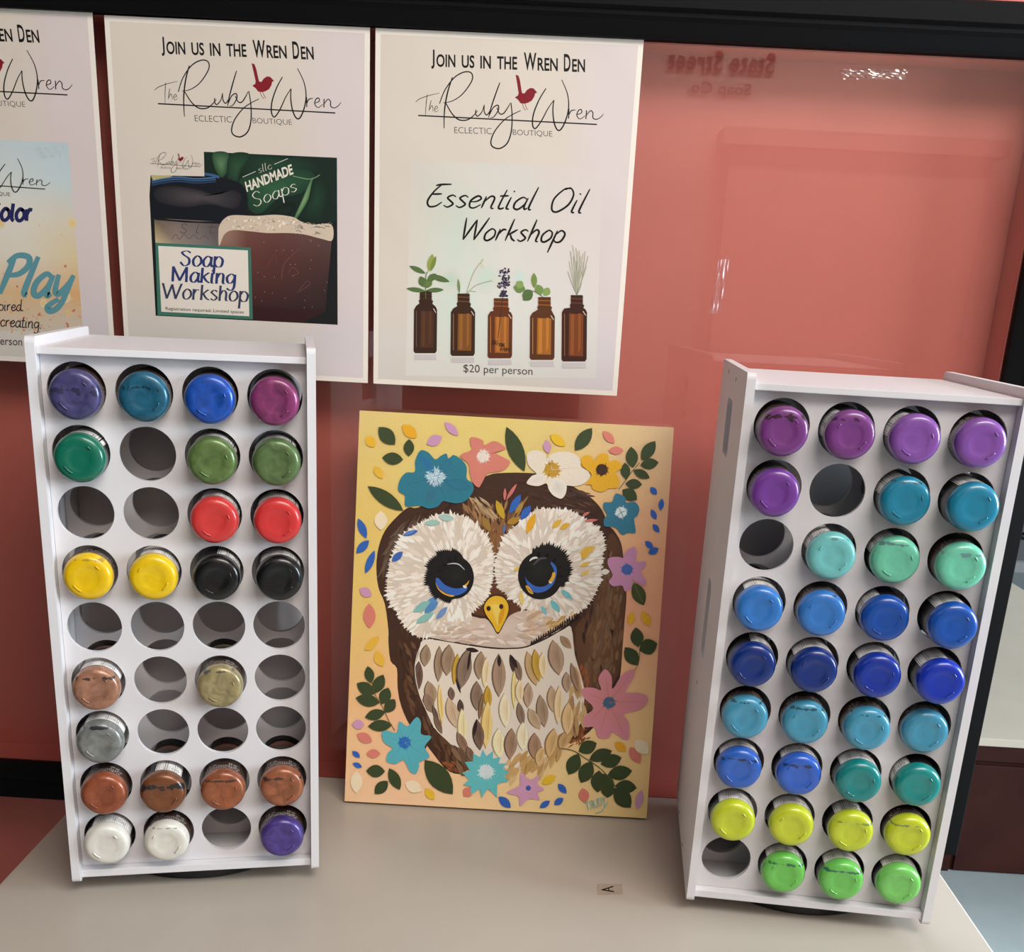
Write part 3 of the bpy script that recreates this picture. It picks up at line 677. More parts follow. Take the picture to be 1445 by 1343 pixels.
def inpoly(P):
    xs = [p[0] for p in P]; ys = [p[1] for p in P]
    def inside(x, y):
        c = False; j = len(P) - 1
        for i in range(len(P)):
            if (P[i][1] > y) != (P[j][1] > y) and x < (P[j][0]-P[i][0])*(y-P[i][1])/(P[j][1]-P[i][1]) + P[i][0]: c = not c
            j = i
        return c
    def f(r):
        while True:
            x, y = r.uniform(min(xs), max(xs)), r.uniform(min(ys), max(ys))
            if inside(x, y): return x, y
    return f
DK = [(54, 31, 20), (64, 37, 24), (70, 41, 26), (58, 34, 22), (50, 30, 20)]
shrink = lambda P, k, c: [(c[0] + (p[0]-c[0])*k, c[1] + (p[1]-c[1])*k) for p in P]
hb = shrink(body, .955, (710, 880))
strokes(420, inpoly(hb), lambda x, y: 95 if y > 850 else math.degrees(math.atan2(y - 830, x - 710)) + 90, (10, 26), (2, 5), DK, 3); a.up()
strokes(150, inpoly([(862, 775), (877, 800), (880, 860), (874, 930), (850, 980), (828, 1000), (820, 930), (840, 860), (854, 810)]), lambda x, y: 100, (12, 28), (3, 6), [(114, 82, 55), (106, 75, 50), (100, 69, 45), (120, 89, 62), (110, 86, 66)], 4)
strokes(60, inpoly([(818, 930), (830, 940), (826, 1030), (812, 1042)]), lambda x, y: 95, (10, 20), (2, 4), [(150, 84, 40), (124, 66, 34), (96, 54, 30)], 14)
strokes(110, inpoly([(560, 900), (600, 905), (590, 960), (620, 1030), (660, 1070), (640, 1082), (600, 1040), (572, 980)]), lambda x, y: 70, (12, 26), (3, 6), [(84, 54, 34), (72, 44, 28), (60, 36, 24), (96, 66, 42)], 5)
strokes(40, inpoly([(800, 1030), (830, 1020), (838, 1040), (810, 1050)]), lambda x, y: 150, (5, 12), (1.5, 3), [(150, 92, 54), (128, 74, 40)], 6)
strokes(40, inpoly([(620, 1072), (660, 1075), (656, 1090), (632, 1086)]), lambda x, y: 40, (5, 12), (1.5, 3), [(140, 84, 44), (120, 66, 34)], 16)
strokes(40, inpoly([(590, 720), (560, 745), (542, 790), (546, 800), (570, 750), (600, 728)]), lambda x, y: 120, (14, 30), (2, 4), [(96, 78, 66), (80, 58, 44)], 7)
a.up()
# forehead: lighter tan streaks
strokes(90, inpoly(E5((700, 400), (820, 350), (960, 420), (1180, 380), (1330, 330), (1330, 450), (1160, 640), (1050, 760), (1010, 830), (960, 700), (880, 580), (760, 500))), lambda x, y: math.degrees(math.atan2(790 - y, 698 - x)), (16, 30), (2, 5), [(130, 92, 52), (112, 76, 44), (150, 112, 70), (96, 62, 38), (140, 104, 72)], 8)
strokes(26, inpoly(E5((780, 350), (900, 370), (990, 480), (1000, 560), (900, 480))), lambda x, y: 50, (14, 26), (1.5, 3), [(186, 160, 124), (170, 144, 110), (160, 130, 92)], 9)
strokes(40, inpoly(E5((1000, 560), (1100, 600), (1060, 760), (1015, 860), (990, 760))), lambda x, y: 92, (12, 22), (3, 6), [(132, 90, 52), (120, 80, 46)], 10)
strokes(40, inpoly(E6((430, 300), (760, 300), (900, 420), (960, 560), (800, 500), (560, 440), (400, 440))), lambda x, y: 20, (12, 26), (2, 4), [(70, 44, 32), (90, 62, 46), (54, 32, 22)], 12)
a.up()
# facial discs
ldisc = [(648, 727), (661, 732), (677, 744), (690, 762), (695, 780), (696, 804), (692, 828), (684, 846), (672, 858), (664, 866), (660, 880), (640, 896), (604, 900), (584, 895), (568, 878), (559, 862), (550, 848), (546, 838), (547, 814), (552, 787), (568, 755), (598, 735), (622, 725)]
rdisc = [(702, 783), (711, 758), (731, 739), (755, 720), (782, 718), (805, 721), (828, 733), (844, 746), (853, 762), (851, 780), (849, 797), (847, 818), (840, 837), (827, 856), (808, 868), (790, 876), (770, 872), (748, 862), (730, 852), (715, 838), (702, 824), (698, 800)]
chin = D((560, 140), (640, 150), (690, 160), (757, 245), (800, 180), (840, 130), (920, 100), (1010, 110), (1100, 150), (1250, 130), (1180, 210), (1080, 270), (950, 325), (850, 345), (700, 338), (560, 318), (420, 295), (310, 270), (420, 200))
nose = E5((1010, 1060), (1060, 1100), (1110, 1190), (1240, 1290), (1330, 1343), (1200, 1400), (960, 1400), (820, 1360), (960, 1230))
a.blob(nose, (92, 52, 30), 3); a.up()
a.fan(catmull(chin, 3, True), (214, 196, 182), (200, 182, 166)); a.up()
a.fan(catmull(ldisc, 4, True), (212, 202, 188), (206, 194, 178), (640, 815)); a.fan(catmull(rdisc, 4, True), (214, 202, 190), (208, 196, 182), (764, 810)); a.up()
CREAM = [(236, 229, 219), (230, 221, 209), (240, 234, 225), (222, 211, 197), (232, 223, 211), (214, 202, 186), (237, 231, 222)]
def plume(P, ctr, seed, n, edge=True):
    r = random.Random(seed); f = inpoly(P)
    if edge:
        Q = catmull(P, 7, True)
        for x, y in Q:
            d = math.hypot(x - ctr[0], y - ctr[1]); an = math.degrees(math.atan2(y - ctr[1], x - ctr[0])) + r.uniform(-22, 22); l = r.uniform(9, 16)
            a.leaf(x - (x-ctr[0])/d*l*.75, y - (y-ctr[1])/d*l*.75, l, r.uniform(1.6, 3.2), an, r.choice(CREAM[:3] + [(210, 196, 180)]))
        a.up()
    L = [f(r) for _ in range(n)]
    L.sort(key=lambda p: -math.hypot(p[0]-ctr[0], p[1]-ctr[1]))
    for i, (x, y) in enumerate(L):
        an = math.degrees(math.atan2(y - ctr[1], x - ctr[0])) + r.uniform(-16, 16); l = r.uniform(10, 24); c = r.choice(CREAM)
        d = math.hypot(x - ctr[0], y - ctr[1])
        a.leaf(x - (x-ctr[0])/d*l*.6, y - (y-ctr[1])/d*l*.6, l, r.uniform(3, 6.5), an, c)
        if i % 6 == 5: a.up()
    a.up()
plume(ldisc, (644, 818), 21, 300); plume(rdisc, (762, 812), 22, 300)
strokes(100, inpoly(chin), lambda x, y: (170 if x < 700 else 10) + (y - 880)*.3, (10, 24), (3, 6), [(212, 194, 180), (220, 206, 194), (202, 180, 164), (226, 214, 204), (192, 170, 152)], 23); a.up()
strokes(30, inpoly(D((930, 110), (1010, 110), (1080, 250), (960, 300), (900, 280))), lambda x, y: -25, (10, 20), (2.5, 5), [(206, 178, 150), (214, 190, 164), (190, 160, 136)], 24)
strokes(26, inpoly(D((1060, 190), (1180, 150), (1260, 110), (1180, 200), (1090, 260))), lambda x, y: -35, (8, 16), (2, 4), [(198, 160, 96), (176, 136, 84), (210, 180, 130)], 25); a.up()
# neck line
a.ribbon(D((300, 276), (420, 302), (560, 326), (720, 348), (850, 350), (950, 338), (1080, 282), (1190, 220), (1290, 132)), lambda t: (1.2 + 3.2*t) if t < .9 else 3.5, (36, 20, 16))
for k in range(64): t = k/63; x, y = D((960 + t*320, 326 - t*180 - 6))[0]; a.leaf(x + 2, y + 3, (4 + 5*t) + (k*7 % 5)*.8, 2.6, -62 - (k*13 % 40), (44, 27, 18))
a.up()
# belly
belly = D((270, 290), (240, 370), (214, 470), (216, 560), (242, 650), (290, 760), (340, 870), (430, 960), (520, 1050), (590, 1090), (660, 1090), (760, 1110), (820, 1140), (900, 1140), (1010, 1120), (1100, 1090), (1165, 1030), (1230, 940), (1300, 840), (1320, 740), (1326, 620), (1290, 480), (1262, 380), (1240, 210), (1190, 222), (1080, 284), (950, 340), (850, 352), (720, 350), (560, 328), (420, 304))
a.blob(belly, (222, 212, 198), 3); a.up()
TAN, TAUPE, GOLD, PALE, DKB = (186, 156, 112), (140, 116, 92), (178, 140, 40), (214, 194, 152), (74, 52, 42)
strokes(60, inpoly(D((830, 1040), (1000, 1000), (1160, 900), (1240, 800), (1300, 800), (1260, 920), (1160, 1030), (1080, 1100), (900, 1140), (820, 1130))), lambda x, y: 115, (14, 30), (5, 9), [(196, 160, 104), (186, 148, 92), (206, 176, 126)], 26)
strokes(24, inpoly(D((1270, 420), (1320, 620), (1310, 760), (1240, 900), (1220, 760), (1250, 560))), lambda x, y: 92, (20, 36), (5, 8), [(180, 146, 96), (196, 164, 112), (160, 124, 88)], 27)
strokes(24, inpoly(D((430, 960), (520, 1000), (600, 1080), (560, 1100), (470, 1060))), lambda x, y: 60, (14, 30), (5, 9), [(96, 72, 54), (120, 90, 64), (84, 60, 46)], 28)
a.up()
FE = [(290,320,150,70,95,TAUPE),(240,430,200,60,92,(88,64,52)),(300,560,160,80,78,(150,124,98)),(375,330,240,62,92,TAUPE),(440,320,210,92,95,TAUPE),(280,640,140,70,70,(126,100,80)),(372,580,270,36,86,(216,186,110)),(495,380,210,48,97,GOLD),(450,600,90,44,85,(104,80,66)),(560,350,270,96,100,(120,98,82)),(650,365,190,78,95,(146,120,94)),(685,400,210,54,94,PALE),(765,380,290,88,90,(148,122,98)),(840,385,170,50,70,(52,36,32)),(880,420,150,50,80,(120,96,78)),(950,365,240,80,75,(176,144,98)),(1000,350,220,66,82,(180,142,50)),(1050,370,180,60,88,PALE),(1120,290,240,100,80,(156,128,104)),(1170,265,110,50,50,(150,118,90)),(1210,500,140,64,88,(158,132,106)),(1240,440,200,50,76,(140,108,84)),(620,560,200,80,90,(122,98,82)),(690,590,160,54,88,GOLD),(690,690,320,74,92,(214,184,112)),(510,680,100,40,85,(72,52,44)),(430,670,210,80,74,(186,160,130)),(520,740,260,64,88,(222,202,154)),(800,640,230,80,88,(222,204,170)),(865,490,260,36,90,(218,194,130)),(960,570,170,66,92,(164,138,112)),(900,550,160,56,90,PALE),(895,700,160,52,80,(122,98,80)),(1035,650,220,76,82,(146,122,98)),(960,740,160,72,62,(172,146,116)),(1110,590,180,70,86,(176,148,114)),(1160,590,260,60,92,(214,188,146)),(620,810,210,74,84,(98,74,62)),(660,640,180,30,98,(120,90,60)),(490,895,160,56,64,(122,94,74)),(560,990,110,50,72,(110,82,64)),(760,870,200,86,88,(226,208,166)),(850,870,210,84,94,(142,112,88)),(920,830,190,80,90,(226,208,176)),(1000,900,180,84,90,(148,116,90)),(1130,870,200,80,102,(192,156,102)),(1050,990,130,60,105,(196,162,110)),(1210,890,130,66,110,(180,142,92)),(1220,700,220,80,92,(204,170,120)),(340,770,150,40,70,(112,84,64)),(330,720,120,30,72,(92,68,54))]
for x, y, l, w, an, c in FE:
    p = D((x, y))[0]; hi = tuple(min(255, v + 22) for v in c); lo = tuple(v*.72 for v in c)
    a.leaf(p[0] - .6, p[1], l/4.661, w/4.661*1.08, an, lo); a.up(); a.leaf(p[0] + .4, p[1] + .6, l/4.661*.97, w/4.661*.92, an, c, hi)
    for k in (-1, 1):
        A_ = math.radians(an); ox, oy = -math.sin(A_)*k*w/4.661*.2, math.cos(A_)*k*w/4.661*.2
        a.ribbon([(p[0] + math.cos(A_)*l/4.661*.15 + ox, p[1] + math.sin(A_)*l/4.661*.15 + oy), (p[0] + math.cos(A_)*l/4.661*.8 + ox*.6, p[1] + math.sin(A_)*l/4.661*.8 + oy*.6)], .7, hi if k > 0 else tuple(v*.86 for v in c), smooth=False)
a.up()
for x, y, l, w, an in ((545, 350, 90, 30, 10), (765, 390, 80, 26, 88), (580, 350, 150, 20, 98), (480, 540, 110, 18, 72), (836, 384, 110, 30, 62), (620, 810, 120, 22, 100)):
    p = D((x, y))[0]; a.leaf(p[0], p[1], l/4.661, w/4.661, an, (40, 26, 24))
a.ribbon(D((265, 295), (225, 400), (214, 500), (240, 640), (290, 760), (340, 870)), .9, (226, 218, 206)); a.up()
# accent strokes on the face
def acc(fn, L, up=True):
    for x, y, l, w, an, c in L: p = fn((x, y))[0]; a.leaf(p[0], p[1], l/6.105, w/6.105, an, c)
BLU, TEAL, GLD, PNK = (44, 94, 176), (128, 180, 176), (216, 160, 34), (196, 110, 104)
acc(E5, [(235, 705, 140, 40, -18, BLU), (250, 700, 100, 20, -22, (96, 136, 196)), (140, 930, 130, 60, -42, (56, 96, 176)), (420, 600, 140, 52, -4, (150, 190, 180)), (540, 540, 140, 60, 8, (164, 196, 188)), (350, 1340, 140, 60, -30, TEAL), (430, 1310, 130, 60, -35, (84, 140, 190)), (1040, 400, 180, 62, 68, (190, 154, 40)), (920, 540, 150, 60, 62, (150, 116, 50)), (1130, 600, 120, 60, -20, (162, 124, 40)), (1200, 520, 130, 40, -55, (164, 130, 56)), (1155, 515, 190, 66, -60, BLU), (1250, 570, 150, 66, -55, BLU), (1100, 690, 80, 26, -80, (80, 110, 170)), (1112, 405, 110, 26, -88, PNK), (1125, 400, 170, 30, -57, PNK), (1190, 1010, 60, 30, -35, (220, 186, 90)), (1250, 1180, 130, 40, 84, (222, 196, 110))])
acc(E6, [(325, 690, 190, 66, -68, GLD), (545, 640, 110, 50, -42, (214, 170, 60)), (610, 650, 100, 44, -30, (212, 166, 50)), (780, 860, 150, 60, -22, (216, 176, 70)), (800, 910, 110, 60, -60, (214, 170, 60)), (780, 970, 100, 34, -20, (216, 180, 80)), (790, 1050, 90, 30, -30, (216, 182, 90)), (820, 580, 120, 26, -5, PNK), (800, 540, 80, 24, -30, PNK), (620, 1170, 130, 44, 40, (110, 184, 192)), (530, 1260, 130, 56, 52, (110, 184, 192)), (450, 1310, 90, 36, 60, (120, 186, 192)), (960, 1020, 80, 50, -5, (226, 218, 206)), (680, 830, 110, 50, -15, (226, 220, 212))])
p = crop(480, 720, 6.7125)
for x, y, l, w, an, c in ((690, 960, 180, 70, -28, (130, 184, 178)), (800, 970, 170, 70, -40, (78, 132, 186)), (720, 1065, 200, 66, -30, (132, 184, 176)), (910, 1030, 160, 56, -48, (110, 142, 190))): e = p((x, y))[0]; a.leaf(e[0], e[1], l/6.7125, w/6.7125, an, c)
a.up()
# eyes
def eye(fn, cx, cy, rx, ry, lash, iris, pup, spots):
    c = fn((cx, cy))[0]
    for an, l in lash: 
        A_ = math.radians(an); a.leaf(c[0] + math.cos(A_)*rx*.7/6.105, c[1] + math.sin(A_)*ry*.7/6.105, l/6.105, 30/6.105, an + (10 if int(an) % 2 else -8), (14, 12, 13))
    a.ellipse(c[0], c[1], rx/6.105, ry/6.105, (12, 11, 12)); a.up()
    for pts, col in iris: a.poly(catmull(fn(*pts), 5, True), col); a.up()
    e = fn((pup[0], pup[1]))[0]; a.ellipse(e[0], e[1], pup[2]/6.105, pup[3]/6.105, (24, 26, 22), (10, 10, 11)); a.up()
    for pts, w, col in spots: a.ribbon(fn(*pts), (lambda t, w=w: w*math.sin(PI*(.1 + .8*t))), col)
    a.up()
eye(E5, 690, 1065, 158, 182, [(a_, (36 + 118*math.sin(PI*(a_ + 268)/210)**.7) + (a_*7 % 32)) for a_ in range(-264, -62, 4)],
    [(((518, 1085), (540, 1070), (600, 1130), (690, 1160), (790, 1150), (770, 1190), (690, 1222), (610, 1200), (540, 1150)), (48, 96, 178)), (((518, 1105), (545, 1160), (610, 1205), (680, 1222), (650, 1232), (580, 1205), (535, 1160)), (214, 160, 50)), (((765, 1125), (780, 1095), (806, 1088), (800, 1115), (778, 1142)), (214, 160, 40))],
    (690, 1045, 128, 105), [(((618, 952), (670, 945), (720, 955), (768, 1000)), 1.8, (180, 186, 190)), (((754, 1136), (772, 1148), (784, 1142)), 3.6, (232, 228, 216))])
eye(E6, 442, 1048, 192, 206, [(a_, (40 + 116*math.sin(PI*(a_ + 110)/142)**.7) + (a_*11 % 32)) for a_ in range(-106, 30, 4)],
    [(((308, 1050), (330, 1090), (400, 1140), (480, 1140), (540, 1090), (560, 1010), (530, 945), (545, 935), (580, 980), (582, 1040), (550, 1130), (480, 1185), (400, 1195), (340, 1150)), (50, 98, 182)), (((515, 1090), (535, 1035), (565, 1020), (572, 1050), (550, 1100), (520, 1112)), (216, 164, 50)), (((315, 1140), (340, 1140), (375, 1185), (380, 1208), (345, 1195)), (214, 160, 50))],
    (430, 1010, 118, 122), [(((350, 925), (370, 905), (400, 895), (420, 900)), 3.0, (216, 214, 208)), (((380, 960), (440, 905), (500, 900)), 3.2, (70, 70, 74)), (((515, 1104), (530, 1110), (542, 1104)), 2.6, (226, 216, 180)), (((322, 1150), (350, 1175), (368, 1198)), .8, (70, 50, 20))])
# beak
bk = D((668, 70), (690, 30), (720, 8), (755, 2), (795, 14), (822, 50), (828, 90), (815, 140), (788, 195), (757, 244), (722, 185), (690, 140), (672, 105))
a.poly(catmull(shrink(bk, 1.07, (701.5, 865)), 3, True), (30, 18, 14)); a.up()
a.fan(catmull(bk, 3, True), (226, 190, 66), (222, 174, 36), D((735, 60))[0]); a.up()
a.poly(D((715, 60), (770, 60), (775, 130), (757, 200), (735, 130)), (228, 200, 96)); a.leaf(*D((800, 60))[0], 30, 7, 105, (212, 150, 20)); a.up()
for x, y in ((697, 85), (780, 72)): e = D((x, y))[0]; a.ellipse(e[0], e[1], 3, 3.6, (48, 24, 12))
a.up()
# flowers, leaves and petals
N5 = crop(490, 570, 6.2826); N6 = crop(700, 580, 5.78); V5 = crop(480, 570, 3.0104); V6 = crop(480, 870, 3.0104); R5 = crop(800, 740, 3.7306); B6 = crop(485, 910, 5.5935); T7 = crop(620, 1020, 4.6613)
GRN, LGR = (52, 66, 34), (92, 104, 56)
def lf(fn, sc, x0, y0, x1, y1, w, col=GRN, c2=None, vein=None, fat=.5):
    p, q = fn((x0, y0), (x1, y1)); a.leaf(p[0], p[1], math.hypot(q[0]-p[0], q[1]-p[1]), w/sc, math.degrees(math.atan2(q[1]-p[1], q[0]-p[0])), col, c2, vein, fat)
for g in ((280, 205, 425, 360, 130), (550, 310, 545, 465, 95), (310, 475, 497, 492, 110), (183, 728, 500, 945, 120)): lf(N5, 6.2826, *g)
lf(N6, 5.78, 85, 128, 232, 492, 130); lf(N6, 5.78, 782, 138, 645, 322, 110)
for g in ((1115, 462, 1100, 290, 100), (1060, 555, 1050, 420, 80), (1185, 400, 1298, 245, 100), (1175, 440, 1325, 418, 90), (1120, 480, 1252, 545, 72), (1055, 590, 1190, 598, 84), (1030, 640, 1150, 722, 100)): lf(N6, 5.78, *g)
a.ribbon(N6((1170, 420), (1110, 490), (1060, 560), (1000, 636)), .9, (70, 70, 40))
YEL, LIL, COR, CRM = (220, 172, 44), (196, 146, 180), (208, 122, 108), (230, 214, 184)
for g in ((172, 285, 245, 382, 84, YEL), (490, 185, 617, 300, 100, (222, 164, 30)), (240, 550, 318, 660, 72, (222, 178, 60)), (842, 290, 705, 355, 96, LIL), (865, 160, 985, 280, 70, LIL), (300, 945, 300, 1118, 116, CRM)): lf(N5, 6.2826, *g)
for g in ((430, 345, 405, 235, 66, LIL), (442, 190, 566, 285, 76, (224, 182, 40)), (870, 162, 966, 262, 66, COR), (1040, 322, 916, 320, 66, COR), (1258, 620, 1310, 680, 50, BLU), (1352, 712, 1340, 812, 46, BLU), (1265, 800, 1305, 885, 46, BLU), (1278, 920, 1330, 990, 46, BLU), (1215, 1060, 1280, 1120, 50, BLU), (1325, 1120, 1240, 1160, 60, BLU)): lf(N6, 5.78, *g)
S4 = crop(480, 720, 6.7125)
for g in ((172, 75, 250, 265, 76, BLU), (155, 405, 275, 282, 78, BLU), (240, 598, 328, 378, 70, BLU), (185, 740, 300, 808, 90, LIL), (275, 880, 282, 1115, 118, COR), (235, 1320, 370, 1195, 80, (222, 176, 60))): lf(S4, 6.7125, *g)
for g in ((150, 150, 182, 210, 40, (222, 176, 62)),): lf(V6, 3.0104, *g)
for g in ((1025, 165, 1045, 240, 40, GRN), (0, 0, 1, 1, 1, GRN)): pass
lf(R5, 3.7306, 350, 305, 405, 425, 72, (70, 78, 42), (60, 70, 36), (100, 104, 60))
for g in ((345, 458, 330, 530, 40, YEL), (395, 458, 438, 535, 46, (222, 168, 40)), (375, 645, 362, 540, 70), (380, 660, 475, 625, 84), (375, 740, 305, 645, 74)): lf(R5, 3.7306, *g)
a.ribbon(R5((385, 640), (378, 720), (355, 770)), .8, (84, 88, 50))
for g in ((252, 1145, 310, 1192, 46, (222, 162, 34)), (332, 1170, 386, 1255, 58, COR), (360, 1130, 425, 1205, 70, CRM)): lf(R5, 3.7306, *g)
for g in ((218, 300, 190, 165, 78), (245, 385, 105, 300, 100), (240, 380, 315, 232, 96), (285, 455, 95, 415, 100), (300, 465, 355, 335, 96), (330, 530, 405, 425, 90), (330, 525, 168, 570, 86), (385, 628, 192, 640, 92), (328, 995, 178, 990, 100), (350, 1070, 246, 1172, 90), (445, 1140, 360, 970, 90)): lf(B6, 5.5935, *g)
lf(B6, 5.5935, 640, 905, 862, 1175, 170)
a.ribbon(B6((225, 290), (250, 390), (310, 490), (360, 600), (405, 672)), .9, (84, 74, 40))
for g in ((65, 620, 165, 630, 76, LIL), (105, 700, 225, 760, 80, COR), (178, 855, 292, 855, 70, COR), (68, 835, 130, 885, 42, BLU), (72, 930, 146, 962, 40, BLU), (105, 990, 100, 1165, 96, CRM), (485, 1085, 620, 1145, 96, CRM), (645, 1130, 716, 1215, 66, (222, 180, 50)), (165, 30, 250, -10, 60, (222, 178, 70)), (255, 40, 312, 165, 70, (222, 180, 60))): lf(B6, 5.5935, *g)
for g in ((915, 185, 1035, 130, 90), (915, 200, 850, 338, 96), (985, 240, 1135, 180, 84), (1000, 250, 930, 392, 100), (1060, 270, 1198, 225, 90), (1050, 310, 1040, 455, 100), (1105, 340, 1268, 312, 96), (1110, 390, 1105, 490, 90), (1155, 410, 1298, 425, 90), (1150, 425, 1258, 555, 110), (1080, 330, 1120, 470, 100)): lf(T7, 4.6613, *g)
a.ribbon(T7((795, 165), (880, 180), (960, 230), (1050, 290), (1110, 350), (1160, 420)), 1.2, (76, 84, 44))
for g in ((670, 395, 766, 348, 58, (224, 184, 44)), (390, 482, 470, 555, 56, BLU), (780, 398, 836, 460, 44, BLU), (660, 555, 728, 510, 40, BLU), (755, 535, 816, 492, 44, BLU), (940, 425, 960, 522, 70, COR), (162, 480, 210, 425, 66, COR), (1330, 438, 1300, 568, 52, LIL)): lf(T7, 4.6613, *g)
a.up()
def flower(outline, fn, col, c2, ctr, rc, cc, fuzz=26, n=4, petals=None):
    P = catmull(fn(*outline), n, True); c = fn(ctr)[0]; a.fan(P, col, c2, c); a.up()
    if petals:
        for q in petals: a.ribbon(fn(ctr, q), lambda t: .9*(1 - t*.6), tuple(v*.88 for v in col), smooth=False)
    r = random.Random(int(ctr[0]))
    a.ellipse(c[0], c[1], rc, rc*.95, cc)
    for k in range(fuzz):
        an = 360*k/fuzz + r.uniform(-8, 8); A_ = math.radians(an); a.leaf(c[0] + math.cos(A_)*rc*.5, c[1] + math.sin(A_)*rc*.5, rc*r.uniform(.5, .95), rc*.16, an, tuple(v + r.uniform(-14, 10) for v in cc))
    a.up()
flower(((650, 412), (720, 430), (780, 490), (830, 460), (880, 440), (900, 490), (940, 452), (1010, 490), (1060, 560), (1060, 660), (1110, 700), (1118, 770), (1060, 850), (980, 880), (900, 870), (850, 860), (800, 910), (720, 925), (640, 900), (520, 905), (512, 810), (455, 770), (465, 680), (520, 610), (600, 600), (605, 500)), N5, (44, 112, 136), (38, 118, 138), (785, 645), 11.5, (170, 200, 214), 40, 4, ((700, 480), (960, 560), (1080, 740), (880, 850), (680, 880), (520, 720)))
for q in ((700, 500, 60), (640, 480, 40), (960, 640, 50)): pass
lf(N5, 6.2826, 770, 620, 640, 430, 90, (36, 104, 160), (40, 114, 146)); lf(N5, 6.2826, 820, 610, 930, 470, 70, (40, 116, 146), (36, 110, 132)); lf(N5, 6.2826, 860, 690, 1100, 740, 110, (40, 112, 140), (36, 108, 130)); lf(N5, 6.2826, 800, 740, 690, 870, 80, (50, 104, 130), (44, 112, 132)); a.up()
e = N5((785, 650))[0]
for k in range(60): an = random.uniform(0, 2*PI); rr = random.uniform(0, 13.5); a.ellipse(e[0] + rr*math.cos(an), e[1] + rr*.85*math.sin(an), .9, .8, random.choice([(206, 222, 230), (150, 188, 208), (224, 232, 236)]), n=8)
a.up()
flower(((1100, 292), (1200, 320), (1215, 365), (1290, 330), (1350, 345), (1405, 400), (1310, 430), (1400, 480), (1446, 520), (1380, 590), (1250, 615), (1200, 690), (1165, 740), (1110, 690), (1085, 600), (1075, 530), (1000, 455), (1100, 408), (1090, 340)), N5, (208, 128, 112), (206, 124, 110), (1205, 465), 8.5, (226, 214, 204), 26, 3)
flower(((250, 380), (265, 335), (340, 320), (400, 350), (415, 390), (450, 350), (560, 330), (650, 355), (690, 410), (690, 455), (750, 490), (762, 535), (720, 590), (640, 612), (570, 610), (572, 660), (535, 714), (470, 690), (430, 640), (410, 590), (340, 612), (250, 590), (290, 530), (330, 510), (270, 450)), N6, (226, 214, 194), (222, 212, 196), (455, 478), 10.5, (190, 146, 44), 34, 4, ((430, 370), (580, 470), (680, 460), (560, 600), (400, 590)))
lf(N6, 5.78, 480, 540, 535, 712, 140, (206, 200, 192), (226, 220, 208)); lf(N6, 5.78, 410, 530, 255, 592, 90, (214, 208, 200), (226, 218, 206)); a.up()
flower(((690, 400), (720, 362), (770, 365), (808, 405), (830, 360), (870, 345), (915, 360), (920, 410), (975, 400), (1022, 430), (1020, 470), (975, 500), (1008, 560), (990, 625), (920, 630), (860, 660), (790, 635), (775, 600), (730, 595), (770, 550), (775, 510), (710, 450)), N6, (216, 160, 28), (218, 166, 34), (862, 478), 8.2, (58, 34, 22), 26, 3)
flower(((975, 672), (1050, 700), (1060, 745), (1130, 740), (1168, 790), (1155, 850), (1125, 880), (1138, 990), (1080, 990), (1025, 1006), (970, 945), (885, 940), (880, 880), (905, 845), (875, 790), (880, 745), (945, 740)), N6, (50, 120, 148), (48, 116, 142), (1020, 825), 7.6, (212, 226, 228), 26, 3, ((970, 720), (1130, 790), (1080, 960), (920, 920), (910, 770)))
flower(((355, 118), (368, 150), (365, 195), (415, 195), (410, 225), (385, 245), (415, 290), (412, 322), (360, 300), (345, 290), (340, 330), (305, 352), (290, 320), (245, 325), (220, 300), (240, 265), (215, 210), (222, 175), (275, 170), (295, 175), (310, 140)), R5, (196, 140, 176), (194, 138, 174), (316, 236), 7.6, (70, 104, 172), 26, 3)
flower(((200, 760), (235, 800), (240, 865), (290, 790), (350, 762), (352, 800), (310, 880), (370, 885), (428, 912), (390, 970), (300, 995), (325, 1040), (328, 1120), (300, 1130), (240, 1090), (220, 1120), (165, 1120), (145, 1065), (92, 1064), (90, 1010), (140, 965), (80, 900), (85, 860), (140, 858), (180, 870), (165, 810)), R5, (206, 130, 128), (206, 136, 150), (222, 936), 8.4, (70, 104, 134), 26, 3, ((205, 800), (320, 810), (390, 930), (290, 1090), (180, 1080), (120, 1030), (120, 890)))
flower(((440, 600), (505, 640), (575, 566), (612, 610), (612, 700), (695, 720), (640, 800), (680, 880), (600, 920), (595, 960), (570, 1014), (520, 990), (475, 905), (410, 935), (340, 915), (350, 850), (385, 810), (320, 765), (300, 690), (340, 672), (420, 690)), B6, (84, 172, 186), (82, 168, 182), (482, 768), 8.2, (40, 104, 184), 22, 3, ((440, 650), (580, 620), (660, 740), (640, 870), (540, 980), (380, 890), (340, 720)))
flower(((285, 170), (310, 215), (355, 180), (352, 232), (402, 222), (390, 265), (440, 262), (418, 300), (462, 322), (425, 345), (455, 382), (380, 400), (380, 486), (320, 430), (278, 492), (265, 430), (210, 470), (205, 415), (155, 405), (195, 370), (150, 325), (200, 310), (168, 255), (222, 250), (222, 198), (268, 222)), T7, (98, 186, 192), (94, 182, 190), (308, 318), 10, (204, 218, 222), 22, 2)
flower(((540, 320), (595, 372), (655, 340), (645, 400), (690, 436), (645, 455), (660, 505), (590, 495), (530, 545), (520, 480), (440, 455), (525, 410), (530, 360)), T7, (202, 152, 182), (202, 150, 182), (585, 426), 3.6, (60, 90, 160), 16, 3)
a.script('TRUDY', (827, 1143.5), (857, 1134), 6.2, (110, 178, 186), 1.0, .1); a.ribbon([(840, 1147), (850, 1143), (858, 1130)], .9, (110, 178, 186))
